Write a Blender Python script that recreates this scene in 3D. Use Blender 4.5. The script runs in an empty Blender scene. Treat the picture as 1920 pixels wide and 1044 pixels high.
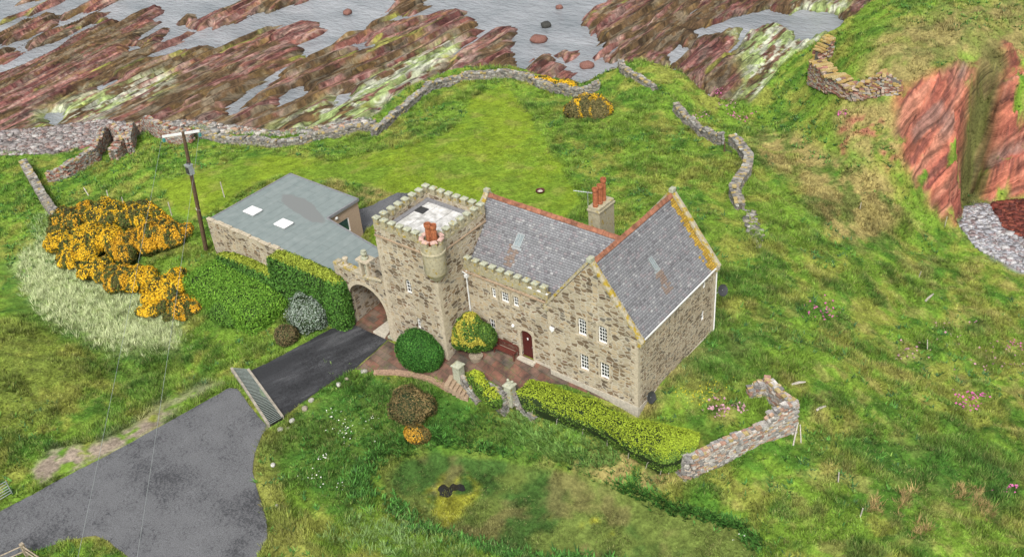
import bpy, math, random
import numpy as np
from mathutils import Matrix, Vector
R_ = random.Random(7)
rng = np.random.default_rng(11)
S = bpy.context.scene
COL = S.collection
# ---------------------------------------------------------------- camera
CAM = np.array([25.55167, -41.12314, 44.45599]); YAW, PITCH, ROLL, FPX = -.71043, .60521, -.08958, 1851.35
_f = np.array([math.sin(YAW)*math.cos(PITCH), math.cos(YAW)*math.cos(PITCH), -math.sin(PITCH)])
_r = np.cross(_f, [0, 0, 1]); _r /= np.linalg.norm(_r); _u = np.cross(_r, _f)
_c, _s = math.cos(ROLL), math.sin(ROLL)
VR, VU, VF = _c*_r+_s*_u, -_s*_r+_c*_u, _f
cd = bpy.data.cameras.new('camera'); cam = bpy.data.objects.new('camera', cd); COL.objects.link(cam)
cd.sensor_width = 36; cd.lens = FPX/1920*36; cd.clip_start = .5; cd.clip_end = 8000
m = Matrix.Identity(4)
for i in range(3):
    m[i][0] = VR[i]; m[i][1] = VU[i]; m[i][2] = -VF[i]; m[i][3] = CAM[i]
cam.matrix_world = m
S.camera = cam
# ---------------------------------------------------------------- light: bright overcast
SUN_EL, SUN_AZ = math.radians(50), math.radians(150)      # azimuth clockwise from +Y
w = bpy.data.worlds.new('World'); S.world = w; w.use_nodes = True
nt = w.node_tree; bg = nt.nodes['Background']; bg.inputs[1].default_value = .125
sky = nt.nodes.new('ShaderNodeTexSky'); sky.sky_type = 'NISHITA'; sky.sun_disc = False
sky.sun_elevation = SUN_EL; sky.sun_rotation = SUN_AZ; sky.air_density = 1.2; sky.dust_density = 4.5; sky.ozone_density = 1
hs = nt.nodes.new('ShaderNodeHueSaturation'); hs.inputs['Saturation'].default_value = .22
nt.links.new(sky.outputs[0], hs.inputs['Color']); nt.links.new(hs.outputs[0], bg.inputs[0])
sd = bpy.data.lights.new('sun', 'SUN'); sd.energy = 1.7; sd.angle = math.radians(12); sd.color = (1, .96, .9)
so = bpy.data.objects.new('sun', sd); COL.objects.link(so)
dsun = Vector((math.sin(SUN_AZ)*math.cos(SUN_EL), math.cos(SUN_AZ)*math.cos(SUN_EL), math.sin(SUN_EL)))
so.rotation_euler = dsun.to_track_quat('Z', 'Y').to_euler(); so.location = (0, 0, 80)
S.view_settings.view_transform = 'Standard'; S.view_settings.look = 'None'
S.view_settings.exposure = .58; S.view_settings.gamma = 1

# ---------------------------------------------------------------- helpers: projection
def proj(P):
    v = P-CAM; z = v@VF; zz = np.maximum(z, .1)
    return 960+FPX*(v@VR)/zz, 522-FPX*(v@VU)/zz, z
def ray(px, py):
    return VF+(px-960)/FPX*VR-(py-522)/FPX*VU
def un(px, py, z):
    d = ray(px, py); return CAM+(z-CAM[2])/d[2]*d
def uny(px, py, y):
    d = ray(px, py); return CAM+(y-CAM[1])/d[1]*d
# ---------------------------------------------------------------- noise
def vnoise(x, y, seed=0):
    t = np.random.default_rng(seed).random((256, 256))
    xi = np.floor(x).astype(np.int64); yi = np.floor(y).astype(np.int64)
    fx = x-xi; fy = y-yi; fx = fx*fx*(3-2*fx); fy = fy*fy*(3-2*fy)
    a = t[xi & 255, yi & 255]; b = t[(xi+1) & 255, yi & 255]; c = t[xi & 255, (yi+1) & 255]; d = t[(xi+1) & 255, (yi+1) & 255]
    return (a*(1-fx)+b*fx)*(1-fy)+(c*(1-fx)+d*fx)*fy
def fbm(x, y, sx, sy=None, o=4, seed=0, g=.5):
    sy = sy or sx; r = 0; a = 1; n = 0
    x = x/sx; y = y/sy
    for i in range(o):
        r = r+a*vnoise(x+17.3*i, y+9.1*i, seed+i); n += a; a *= g; x = x*2.03; y = y*2.03
    return r/n
def sm(a, b, x):
    t = np.clip((x-a)/(b-a), 0, 1); return t*t*(3-2*t)
def sdf(poly, x, y, inner=True):
    """signed distance, positive inside"""
    P = np.asarray(poly, float); n = len(P); d = np.full(x.shape, 1e9); ins = np.zeros(x.shape, bool)
    for i in range(n):
        a = P[i]; b = P[(i+1) % n]; e = b-a; L = e@e+1e-12
        t = np.clip(((x-a[0])*e[0]+(y-a[1])*e[1])/L, 0, 1)
        d = np.minimum(d, (x-a[0]-t*e[0])**2+(y-a[1]-t*e[1])**2)
        c = ((a[1] > y) != (b[1] > y))
        if abs(e[1]) > 1e-9: ins ^= c & (x < a[0]+(y-a[1])/e[1]*e[0])
    return np.where(ins, 1, -1)*np.sqrt(d)
def msdf(poly, px, py, margin=60):
    P = np.asarray(poly, float)
    r = np.full(px.shape, -float(margin))
    k = (px > P[:, 0].min()-margin) & (px < P[:, 0].max()+margin) & (py > P[:, 1].min()-margin) & (py < P[:, 1].max()+margin)
    if k.any(): r[k] = np.maximum(sdf(poly, px[k], py[k]), -margin)
    return r

# ---------------------------------------------------------------- terrain height
WP = [(0,0,0),(0,5,0),(0,10,-.1),(-3.5,-1,0),(-7,-1.2,0),(-10,-2.6,-.05),(-14,-1,-.1),(-12.6,-3.4,-.4),(-16,-3.2,-.75),(-20.4,-2.6,-1.3),(-24.4,-2.6,-1.2),(-22,-4,-1.35),(-14,9,-.4),
 (-20,6,-.7),(-26,4,-.9),(-31,6,-.7),(-40.8,7,-1.3),(-41.5,-2.5,-1.7),(-33,-4.5,-1.4),(-28,-4,-1.4),(-7,5,0),(-10,5,0),(-26,0,-1.1),(-36,2,-1.2),
 (60,-60,-6),(0,-80,-4),(-60,-60,-3),(60,0,-7.6),(60,60,-7.5),(40,20,-7.7),(0,140,8),(30,140,8),(-120,-40,-6),(-30,-30,-2.3)]
PP = [(655,603,-1.25),(620,715,-1.5),(535,780,-1.7),(470,697,-1.6),(500,800,-1.75),(430,728,-1.7),(250,900,-1.9),(480,950,-2),(0,980,-2),(200,1005,-2),(400,1040,-2),(120,1040,-2),
 (520,640,-1.7),(430,650,-2.4),(350,700,-2.8),(480,600,-1.9),(300,620,-3),(180,560,-3.3),(100,480,-3.5),(330,470,-2.3),(200,430,-2.8),(60,420,-4),(20,350,-4.6),(250,780,-2.2),(100,800,-1.8),(160,860,-1.9),(0,900,-2),
 (60,640,-.5),(0,600,-.2),(120,700,-.9),(0,750,-1.2),(215,700,-2.8),(150,630,-3.1),(60,570,-3.4),
 (60,300,-4.6),(150,350,-3.7),(250,340,-3),(330,300,-2.8),(200,390,-2.9),(400,350,-1.9),(480,310,-1.9),
 (230,300,-3.7),(400,262,-3.1),(520,265,-3),(620,250,-2.8),(700,238,-2.7),(770,195,-2.7),(850,150,-2.7),(960,142,-2.7),(1050,172,-2.7),(1100,168,-2.6),
 (600,310,-1.8),(700,270,-1.9),(800,240,-1.9),(900,230,-1.7),(1000,300,-1.1),(900,330,-1),(750,350,-.8),(1100,330,-.8),
 (1100,210,-1.2),(1170,132,0),(1210,150,0),(1250,190,-.5),(1150,250,-.8),(1250,300,-.8),(1370,265,-1),(1390,380,-.9),(1300,380,-.5),(1420,500,-.8),(1390,600,-.3),
 (1330,205,-2.2),(1400,225,-3),(1460,220,-2.6),(1480,280,-2.6),(1420,320,-2),
 (1530,170,1),(1560,165,1.8),(1680,185,3.2),(1600,230,.6),(1640,290,-.6),(1600,110,5),(1640,5,5.5),(1750,60,6.2),(1850,80,6),(1900,20,6.8),(1720,140,5),(1600,60,5.2),(1690,245,2),
 (1690,330,-2.77),(1745,400,-6.16),(1790,440,-7.47),(1600,400,-3.85),(1650,500,-5.08),(1500,400,-2.31),(1480,500,-1.77),(1500,650,-1.54),(1600,600,-3.7),(1750,520,-6.54),(1800,600,-6.62),(1900,560,-7.7),(1700,750,-4.31),(1900,720,-6.7),(1550,800,-2.16),(1600,950,-2.54),(1680,1040,-2.46),(1750,950,-3.46),(1910,1000,-5.0),
 (1480,830,-2.2),(1290,905,-2.6),(1440,700,-.5),(1350,700,-.2),(1250,770,-.05),(1400,770,-.6),
 (850,920,-4),(1100,960,-4),(1350,1000,-4),(720,900,-3.9),(1000,870,-3.8),(1200,930,-3.9),(1420,980,-3.8),(740,960,-3.9),(900,1035,-4),
 (560,820,-2.1),(600,900,-3),(530,960,-2.5),(520,1040,-2.6),(700,760,-2.1),(650,730,-1.65),(780,830,-3.3),(860,790,-2.8),(950,800,-2.8),(1100,850,-2.7),(1200,875,-2.9),(800,1040,-3.5),(650,1000,-3.2),(900,750,-2),(1000,780,-2.2),(800,730,-1.5)]
CP = np.array(WP+[tuple(un(a, b, z)) for a, b, z in PP])
def tps_fit(C, lam=.4):
    n = len(C); d2 = ((C[:, None, :2]-C[None, :, :2])**2).sum(2)
    K = np.where(d2 > 0, .5*d2*np.log(d2+1e-9), 0)/1000+np.eye(n)*lam*.05
    Pm = np.c_[np.ones(n), C[:, :2]/50]
    A = np.block([[K, Pm], [Pm.T, np.zeros((3, 3))]])
    return np.linalg.solve(A, np.r_[C[:, 2], 0, 0, 0])
TW = tps_fit(CP)
def tps(x, y):
    r = TW[-3]+TW[-2]*x/50+TW[-1]*y/50
    for i, c in enumerate(CP):
        d2 = (x-c[0])**2+(y-c[1])**2
        r = r+TW[i]*(.5*d2*np.log(d2+1e-9))/1000
    return r
SEA = -8.0
# land outline (photo point, height) -> world
LAND = [(-400,330,-6),(-60,296,-5.2),(0,290,-5),(60,292,-4.8),(110,288,-4.6),(160,280,-4.4),(240,262,-3.9),(300,236,-3.4),(370,230,-3.3),(450,252,-3.1),(520,252,-3.1),(600,240,-3),(690,222,-2.8),(720,195,-2.8),(760,160,-2.8),(850,130,-2.8),(960,126,-2.8),(1040,150,-2.8),(1085,160,-2.8),(1120,138,-1.5),(1150,117,-.5),(1195,108,-.3),(1240,130,-.8),(1290,165,-1.6),(1330,190,-2.4),(1375,204,-3),(1410,205,-3),(1450,178,-2.2),(1490,140,-1),(1515,105,1.2),(1535,66,3.6),(1580,36,5),(1640,-4,5.5),(1690,-45,5.7)]
LANDW = [tuple(un(a, b, z)[:2]) for a, b, z in LAND]+[(-12, 110), (-10, 260), (200, 260), (200, -260), (-260, -260), (-260, -20)]
CVZ = -7.65
COVE = [(1786,417,CVZ),(1800,405,CVZ),(1812,383,CVZ),(1822,377,CVZ),(1860,377,CVZ),(1925,370,CVZ),(1990,352,CVZ)]
COVEW = [tuple(un(a, b, z)[:2]) for a, b, z in COVE]+[(22, 80), (60, 110), (120, 110), (120, 5), (40, 18), (24, 30)]+[tuple(un(a, b, z)[:2]) for a, b, z in [(2000,560,CVZ),(1920,520,CVZ),(1870,492,CVZ),(1830,468,CVZ),(1805,445,CVZ)]]
GUL0 = un(1815, 380, CVZ)[:2]; GUL1 = un(1862, 88, 6)[:2]
RP = [[(20,17),(40,9),(75,2),(85,-3),(50,-3),(25,10)], [(0,42),(30,30),(65,15),(100,3),(140,-5),(110,12),(70,25),(30,36),(0,48)],
 [(-20,72),(0,65),(50,42),(100,26),(112,33),(110,50),(80,62),(50,75),(10,85),(-20,92)], [(110,32),(135,24),(160,8),(200,-5),(230,-5),(185,18),(150,28),(115,42)],
 [(30,92),(70,70),(120,52),(165,30),(190,20),(202,24),(200,38),(160,52),(130,68),(95,82),(60,92)], [(-20,100),(0,95),(30,90),(42,95),(30,108),(12,120),(-20,130)],
 [(335,45),(345,35),(362,30),(370,38),(430,10),(480,-5),(590,-5),(575,5),(500,25),(470,30),(440,45),(400,60),(390,55),(375,62),(350,55)],
 [(-300,280),(-20,148),(0,140),(50,120),(100,95),(130,75),(160,60),(210,38),(225,42),(260,26),(290,15),(308,18),(311,26),(295,36),(305,42),(285,55),(262,68),(262,80),(285,70),(312,53),(318,62),(300,82),(330,72),(350,58),(375,62),(345,84),(320,97),(360,92),(400,86),(402,98),(440,75),(480,60),(510,50),(510,55),(540,46),(560,40),(600,38),(607,48),(606,65),(590,75),(560,85),(570,92),(600,85),(640,70),(680,60),(700,55),(750,40),(800,32),(850,15),(875,25),(890,45),(900,55),(895,75),(870,88),(845,115),(835,135),(830,300),(0,400),(-300,400)],
 [(680,52),(700,40),(720,25),(740,5),(740,-5),(800,-5),(802,15),(780,28),(750,35),(720,50),(690,58)],
 [(830,135),(860,95),(890,80),(920,60),(940,55),(970,50),(972,65),(965,90),(970,130),(960,170),(820,200)],
 [(985,130),(1010,110),(1030,105),(1050,120),(1075,135),(1075,145),(1055,155),(1000,190)], [(1000,75),(1015,68),(1030,72),(1020,82),(1005,83)],
 [(1040,105),(1055,98),(1085,95),(1080,110),(1060,118)],
 [(1150,-15),(1130,8),(1100,20),(1088,35),(1085,50),(1095,62),(1110,75),(1125,82),(1125,95),(1110,108),(1130,120),(1150,122),(1150,300),(1700,300),(1800,-60)]]
WPL = [[(608,68),(640,72),(625,88),(600,100),(545,130),(505,160),(470,190),(440,218),(425,210),(445,192),(480,165),(520,140),(565,112),(580,95),(570,84)],
 [(1300,58),(1350,48),(1400,30),(1440,22),(1480,30),(1500,22),(1550,25),(1590,45),(1560,60),(1535,62),(1520,78),(1500,80),(1490,60),(1460,48),(1430,50),(1415,60),(1400,62),(1395,90),(1370,110),(1360,100),(1385,75),(1395,55),(1350,60),(1310,72)],
 [(1270,158),(1300,154),(1308,175),(1318,190),(1300,188),(1285,172)], [(1235,130),(1255,130),(1262,145),(1245,140)],
 [(528,185),(560,168),(580,172),(565,185),(520,207),(505,208)], [(85,212),(120,212),(118,228),(105,238),(92,232)], [(640,182),(655,178),(650,192),(636,200)], [(710,205),(735,190),(745,197),(722,214)],
 [(663,85),(690,78),(690,92),(672,96)], [(238,88),(255,86),(262,95),(245,100)], [(330,90),(370,72),(372,78),(335,97),(290,110),(282,105)], [(1250,105),(1275,85),(1290,95),(1275,112),(1262,122)], [(180,165),(215,150),(222,156),(190,175)]]
tow = lambda L: [tuple(un(a, b, SEA)[:2]) for a, b in L]
RPW = [tow(p) for p in RP]; WPW = [tow(p) for p in WPL]
def strike(x, y):
    a = np.interp(x, [-130, -75, -40], [-.34, .03, -.1])
    return x-a*(y-45)
def height(x, y):
    """terrain height and masks at world x,y (flat arrays)"""
    h = np.clip(tps(x, y), -7.75, 8.5)
    wob = (fbm(x, y, 5, o=3, seed=3)-.5)*1.4
    ld = sdf(LANDW, x, y)+wob
    u = strike(x, y)
    # reef
    near = ld < 12
    rk = np.full(x.shape, -30.)
    k = near & (y > -10) & (x > -190) & (y < 260)
    xx, yy = x[k], y[k]; rr = np.full(xx.shape, -30.)
    for p in RPW: rr = np.maximum(rr, sdf(p, xx, yy))
    for p in WPW: rr = np.minimum(rr, -sdf(p, xx, yy))
    rk[k] = rr
    rk = rk+(fbm(u, y, 1.4, 9, o=3, seed=21)-.5)*1.9
    s1 = (u/3.1+fbm(u, y, 12, 60, o=2, seed=5)*3) % 1; s2 = (u/.85+fbm(u, y, 6, 40, o=2, seed=6)*3) % 1
    brk = fbm(u, y, 2.5, 6, o=3, seed=8)
    tall = sm(.35, .75, fbm(u, y, 9, 45, o=2, seed=12))
    reef = SEA-.12+np.clip(rk*.6, -1.5, .8)+(s1-.5)*.5*(.3+tall)+(s2-.5)*.2+(brk-.5)*.6+(fbm(u, y, .9, 5, o=2, seed=13)-.5)*.3
    reef = np.where(rk > 0, np.maximum(reef, SEA-.5), reef)
    pool = sm(.70, .76, fbm(u, y, 2.2, 9, o=3, seed=31))*sm(.5, 1.5, rk)
    reef = reef-pool*.55
    # upper beach of shingle
    beach = SEA+.6+np.clip(6-(-ld), 0, 6)*.22
    reef = np.where((-ld) < 6, np.maximum(reef, beach-1.0*sm(0, .4, fbm(x, y, 3, seed=9)-.45)), reef)
    # drop of the land edge
    t = sm(-3.4, .2, ld)
    z = reef*(1-t)+h*t
    z = np.where(ld > .2, h, z)
    # cove with its cliff
    cvd = -sdf(COVEW, x, y)
    rough = (fbm(x, y, 3.5, o=4, seed=40)-.5)*2.6
    st = x*.75+y*.5
    gl = np.array(GUL1)-np.array(GUL0); gL = np.linalg.norm(gl); gn = gl/gL
    al = (x-GUL0[0])*gn[0]+(y-GUL0[1])*gn[1]; ac = abs((x-GUL0[0])*gn[1]-(y-GUL0[1])*gn[0])
    gul = np.exp(-(ac/1.1)**2)*sm(-2, 1, al)*(1-sm(gL, gL+3, al))
    d = cvd+rough*.6*sm(0, 1, cvd)
    steps = .35*np.sin(d*5.5+fbm(x, y, 2, seed=44)*6)
    prof = CVZ+np.clip(d, 0, 60)*3.6+steps*sm(0, .6, d)-gul*5
    z = np.where(cvd < 25, np.minimum(z, np.maximum(prof, CVZ-.1+.25*fbm(x, y, 3, seed=46))), z)
    return z, ld, rk, cvd, gul
# tensor grid
def axis(segs):
    out = []
    for a, b, s in segs: out.append(np.arange(a, b, s))
    v = np.concatenate(out)
    lo = v[0]-np.cumsum(1.5*1.35**np.arange(1, 20)); hi = v[-1]+np.cumsum(1.5*1.35**np.arange(1, 20))
    return np.r_[lo[::-1], v, hi]
gx = axis([(-150, -46, .22), (-46, 27, .17), (27, 40, 1)])
gy = axis([(-45, -36, 1), (-36, 36, .17), (36, 70, .2), (70, 125, .25)])
NX, NY = len(gx), len(gy)
X, Y = np.meshgrid(gx, gy, indexing='ij'); Xf, Yf = X.ravel(), Y.ravel()
Z0, LD, RK, CV, GU = height(Xf, Yf)
PX, PY, PZ = proj(np.c_[Xf, Yf, Z0])
_m = [(722,890),(760,860),(830,850),(900,855),(1000,872),(1100,893),(1200,925),(1300,952),(1400,975),(1425,1000),(1420,1060),(1000,1060),(900,1030),(800,1000),(740,960),(722,925)]
Z0 = Z0-.6*sm(-16, 16, msdf(_m, np.where(PZ > 5, PX, -9999), PY))
PX, PY, PZ = proj(np.c_[Xf, Yf, Z0])
vis = (PZ > 5)
PX = np.where(vis, PX, -9999); PY = np.where(vis, PY, -9999)
wx = PX+(fbm(Xf, Yf, 1.2, o=3, seed=50)-.5)*14+(fbm(Xf, Yf, 5, o=2, seed=52)-.5)*26; wy = PY+(fbm(Xf, Yf, 1.2, o=3, seed=51)-.5)*10+(fbm(Xf, Yf, 5, o=2, seed=53)-.5)*16
# photo outlines of what covers the ground
ROADP = [[(-60,1010),(0,960),(100,906),(200,855),(300,800),(430,728),(446,729),(475,770),(503,803),(492,815),(478,850),(474,885),(486,930),(500,975),(500,1010),(482,1044),(470,1100),(290,1100),(240,1044),(205,1016),(178,1004),(130,1012),(60,1034),(-60,1070)],
 [(466,697),(500,682),(560,650),(600,628),(640,606),(660,602),(700,625),(728,636),(700,662),(668,690),(620,718),(570,752),(532,782)]]
LAWN = [[(300,345),(370,325),(450,302),(560,292),(640,300),(720,285),(800,268),(850,240),(872,205),(895,180),(935,165),(965,178),(985,215),(1010,255),(1040,290),(1070,330),(1090,380),(1050,420),(900,420),(760,372),(700,350),(620,330),(560,350),(545,326),(470,350),(395,398),(330,400)],[(690,440),(700,415),(745,400),(745,480),(700,470)]]
YARD = [(655,400),(700,385),(745,362),(800,365),(800,470),(735,470),(700,420),(680,440)]
GRAV = [(62,880),(100,850),(150,830),(190,822),(225,800),(300,770),(330,775),(230,830),(150,880),(90,905),(70,915)]
GRAV2 = [(265,775),(330,745),(400,715),(425,722),(330,772),(280,795)]
MARSH = [(722,890),(760,860),(830,850),(900,855),(1000,872),(1100,893),(1200,925),(1300,952),(1400,975),(1425,1000),(1420,1060),(1000,1060),(900,1030),(800,1000),(740,960),(722,925)]
YMOSS = [[(790,930),(830,895),(880,880),(905,910),(890,950),(840,985),(800,975)],[(1085,985),(1120,965),(1150,975),(1150,1000),(1100,1005)],[(1030,970),(1060,965),(1070,985),(1035,985)]]
DRYB = [[(640,335),(700,335),(735,345),(740,365),(700,385),(690,400),(665,372),(620,352)],[(1180,700),(1260,640),(1340,610),(1400,640),(1300,690),(1220,770),(1200,770)],[(1000,870),(1200,830),(1280,900),(1200,930)],
 [(1400,235),(1490,250),(1560,290),(1660,330),(1710,400),(1640,460),(1560,450),(1480,340),(1420,300)],[(1560,190),(1690,190),(1700,330),(1640,330),(1580,260)],[(1630,80),(1760,20),(1920,0),(1920,110),(1700,170),(1600,200)]]
DARKG = [(0,480),(90,500),(160,580),(240,650),(330,720),(250,760),(150,650),(40,600),(0,560)]
DARK2 = [[(560,760),(700,700),(860,740),(1000,800),(1150,860),(1000,870),(820,845),(720,880),(640,960),(540,900),(500,850)], [(1560,830),(1700,800),(1850,830),(1920,880),(1900,960),(1700,930)], [(1260,690),(1330,620),(1400,610),(1420,680),(1340,720)]]
def region(polys, soft=3, x=wx, y=wy):
    if isinstance(polys[0][0], (int, float)): polys = [polys]
    r = np.full(x.shape, -60.)
    for p in polys: r = np.maximum(r, msdf(p, x, y))
    return sm(-soft, soft, r)
road = region(ROADP, 2, PX, PY); lawn = region(LAWN, 5); yard = region(YARD, 2, PX, PY); grav = np.maximum(region(GRAV, 10), .5*region(GRAV2, 8)); marsh = region(MARSH, 7)
ymoss = region(YMOSS, 9); dryb = region(DRYB, 22); darkg = region(DARKG, 14); dark2 = region(DARK2, 30)
PALE = [(36,500),(70,455),(120,430),(220,520),(300,570),(335,600),(325,650),(250,655),(180,640),(110,610),(60,560)]
pale = region(PALE, 26)
# colours
C = lambda *a: np.array(a, float)
def mix(c, k, t): return c*(1-t[:, None])+k*t[:, None] if k.ndim == 1 else c*(1-t[:, None])+k*t[:, None]
n1 = fbm(Xf, Yf, 5, o=5, seed=60, g=.6); n2 = fbm(Xf, Yf, 1.7, o=4, seed=61, g=.6); n3 = fbm(Xf, Yf, .8, o=3, seed=62); n4 = fbm(Xf, Yf, 14, o=3, seed=63)
g = np.tile(C(.135, .228, .028), (len(Xf), 1))
g = mix(g, C(.072, .16, .022), .8*sm(.5, .64, n1*.5+n2*.5))
g = mix(g, C(.21, .24, .045), sm(.5, .66, fbm(Xf, Yf, 2.2, o=5, seed=64, g=.6)))
right = sm(-4, 12, Xf+.1*Yf)
drym = sm(.5, .66, fbm(Xf, Yf, 1.5, 1.0, o=5, seed=65, g=.62))*(.08+.34*right)
drym = np.maximum(drym, dryb*sm(.28, .55, fbm(Xf, Yf, 1.5, o=4, seed=66))*.9)
g = mix(g, C(.30, .235, .095), np.clip(drym, 0, .85))
g = mix(g, C(.045, .12, .015), sm(.58, .67, n2)*.6)
g = mix(g, C(.20, .215, .045), .55*region([[(-20,600),(60,600),(170,690),(140,770),(0,820),(-20,820)]], 16)); g = mix(g, C(.22, .23, .055), .7*region([[(500,815),(545,800),(525,870),(532,940),(565,1000),(640,1050),(478,1050),(500,980),(478,900),(475,860)]], 6)); g = mix(g, C(.19, .165, .065), .5*region([[(1640,90),(1760,20),(1930,0),(1930,110),(1860,80),(1760,130),(1690,175)]], 18))
g = mix(g, C(.06, .14, .025), darkg*.5); g = mix(g, C(.045, .125, .02), dark2*.72)
lw = mix(np.tile(C(.172, .245, .02), (len(Xf), 1)), C(.135, .22, .022), sm(.4, .65, n1))
lw = mix(lw, C(.25, .25, .06), sm(.55, .75, n2)*.5)
lawn = lawn*.96; g = g*(1-lawn[:, None])+lw*lawn[:, None]
mz = mix(np.tile(C(.115, .155, .035), (len(Xf), 1)), C(.045, .095, .02), sm(.42, .58, fbm(Xf, Yf, 3, o=4, seed=160))); mz = mix(mz, C(.16, .13, .055), sm(.5, .7, fbm(Xf, Yf, 1.6, o=4, seed=67))*.6)
g = g*(1-marsh[:, None])+mz*marsh[:, None]
g = mix(g, C(.27, .27, .03), .85*ymoss*marsh*sm(.4, .6, fbm(Xf, Yf, 1.2, o=4, seed=68)))
g = mix(g, C(.32, .37, .17), pale*.8)
g = mix(g, C(.27, .22, .17), grav*sm(.3, .5, fbm(Xf, Yf, .8, o=3, seed=69)))
g = mix(g, C(.13, .10, .06), road*.8)
# cliff rock by slope
Zg = Z0.reshape(NX, NY)
dzx = np.gradient(Zg, gx, axis=0); dzy = np.gradient(Zg, gy, axis=1)
slope = np.sqrt(dzx**2+dzy**2).ravel()
clz = sm(.35, .8, slope+(n2-.5)*1.2)*(CV > -1)*(CV < 25)*(LD > 1)*(1-.9*np.clip(GU*1.3, 0, 1)*sm(.3, .5, n2))
CLIFFP = [(1690,172),(1760,140),(1855,88),(1870,70),(1960,60),(1960,400),(1790,420),(1745,385),(1700,310),(1684,250)]
clf = region(CLIFFP, 16)
clz = clz*clf*sm(.36, .46, fbm(Xf, Yf, 1.3, o=4, seed=70)+.1)
rt = Zg.ravel()-Xf*.53-Yf*.45+(fbm(Xf, Yf, 6, o=2, seed=75)-.5)*3
rc = mix(np.tile(C(.40, .135, .085), (len(Xf), 1)), C(.23, .07, .05), .8*sm(.45, .6, fbm(rt, Xf-Yf, 1.1, 8, o=4, seed=71)))
rc = mix(rc, C(.39, .18, .12), sm(.55, .7, fbm(rt, Xf-Yf, .8, 5, o=3, seed=72))*.7)
rc = mix(rc, C(.10, .035, .03), sm(.56, .62, fbm(rt, Xf-Yf, .45, 6, o=3, seed=76))*.75)
rc = mix(rc, C(.2, .15, .13), sm(.62, .74, fbm(rt, Xf-Yf, 2.4, 5, o=3, seed=73))*.6)
g = g*(1-clz[:, None])+rc*clz[:, None]
gcol = np.clip(GU*1.6, 0, 1)*(CV < 25)*(CV > -1); g = g*(1-.85*gcol[:, None])+C(.10, .095, .035)*.85*gcol[:, None]*(.6+.8*n3[:, None])
# bare red patches on the slope
bare = region([[(1590,225),(1640,215),(1660,235),(1640,260),(1600,250)],[(1640,285),(1670,280),(1690,300),(1660,325)],[(1575,230),(1595,240),(1590,300),(1580,290)]], 9)*sm(.4, .55, n3)
g = mix(g, C(.3, .13, .08), bare)
# cove beach
cb = sm(-.1, -.9, CV+(n2-.5)*1)
bp = proj(np.c_[Xf, Yf, Z0])
kelp = region([(1850,378),(1960,370),(1960,480),(1900,450),(1868,425),(1850,400)], 8)
bc = mix(np.tile(C(.26, .25, .26), (len(Xf), 1)), C(.14, .03, .02), kelp*sm(.3, .5, n3+.15))
g = g*(1-cb[:, None])+bc*cb[:, None]
# shore colours
U = strike(Xf, Yf)
sh = np.tile(C(.185, .075, .058), (len(Xf), 1))
sh = mix(sh, C(.12, .045, .04), sm(.45, .58, fbm(U, Yf, .8, 7, o=4, seed=80, g=.65)))
sh = mix(sh, C(.25, .155, .13), sm(.5, .66, fbm(U, Yf, .9, 5, o=4, seed=81, g=.65))*.85)
sh = mix(sh, C(.085, .03, .028), .8*sm(.52, .6, fbm(U, Yf, .42, 14, o=3, seed=87))); sh = mix(sh, C(.27, .13, .11), .7*sm(.56, .62, fbm(U, Yf, .4, 10, o=3, seed=88)))  # thin strata stripes; the dark ones also paint in the shadows of low ledges
sh = mix(sh, C(.08, .055, .022), .85*sm(.5, .58, fbm(U, Yf, 2.2, 10, o=4, seed=82, g=.65)+.07*region([[(0,200),(420,60),(700,80),(400,240),(0,260)],[(1200,0),(1500,0),(1500,200),(1150,120)]], 30)))
sh = mix(sh, C(.17, .11, .035), sm(.58, .68, fbm(U, Yf, .6, 3, o=4, seed=86, g=.65))*.5)
alg = region([[(60,215),(150,180),(300,140),(330,150),(200,220),(100,250)],[(560,220),(620,180),(720,130),(850,70),(870,90),(800,140),(740,190),(680,235),(500,240)],[(1380,60),(1500,0),(1600,0),(1540,100),(1440,180),(1380,190),(1400,120)]], 22)
sh = mix(sh, C(.27, .35, .13), .95*alg*sm(.48, .54, fbm(U, Yf, 1.1, 5, o=4, seed=83, g=.65)))
sh = mix(sh, C(.42, .43, .34), np.maximum(alg*.85, .14)*sm(.535, .59, fbm(U, Yf, .8, 3, o=4, seed=84, g=.65)))
sh = mix(sh, C(.20, .21, .04), sm(.98, .99, fbm(U, Yf, 2, 9, o=3, seed=85))*.0+.8*sm(.74, .8, fbm(U, Yf, 2, 9, o=3, seed=85)))
low = sm(SEA+.25, SEA-.05, Z0); sh = sh*(1-.35*low[:, None])
shing = sm(-6.5, -4, LD+(n2-.5)*3)*sm(900, 700, PX)
sh = mix(sh, C(.33, .28, .27), shing*.9*sm(.3, .5, n3+.1))
edge = sm(-1.0, .5, LD+(n3-.5)*1.2)
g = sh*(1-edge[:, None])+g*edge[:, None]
g = g*(1+((n3-.5)*.5+(fbm(Xf, Yf, .35, o=2, seed=99)-.5)*.7)[:, None])
GC = np.clip(g, .004, .8)
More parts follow.
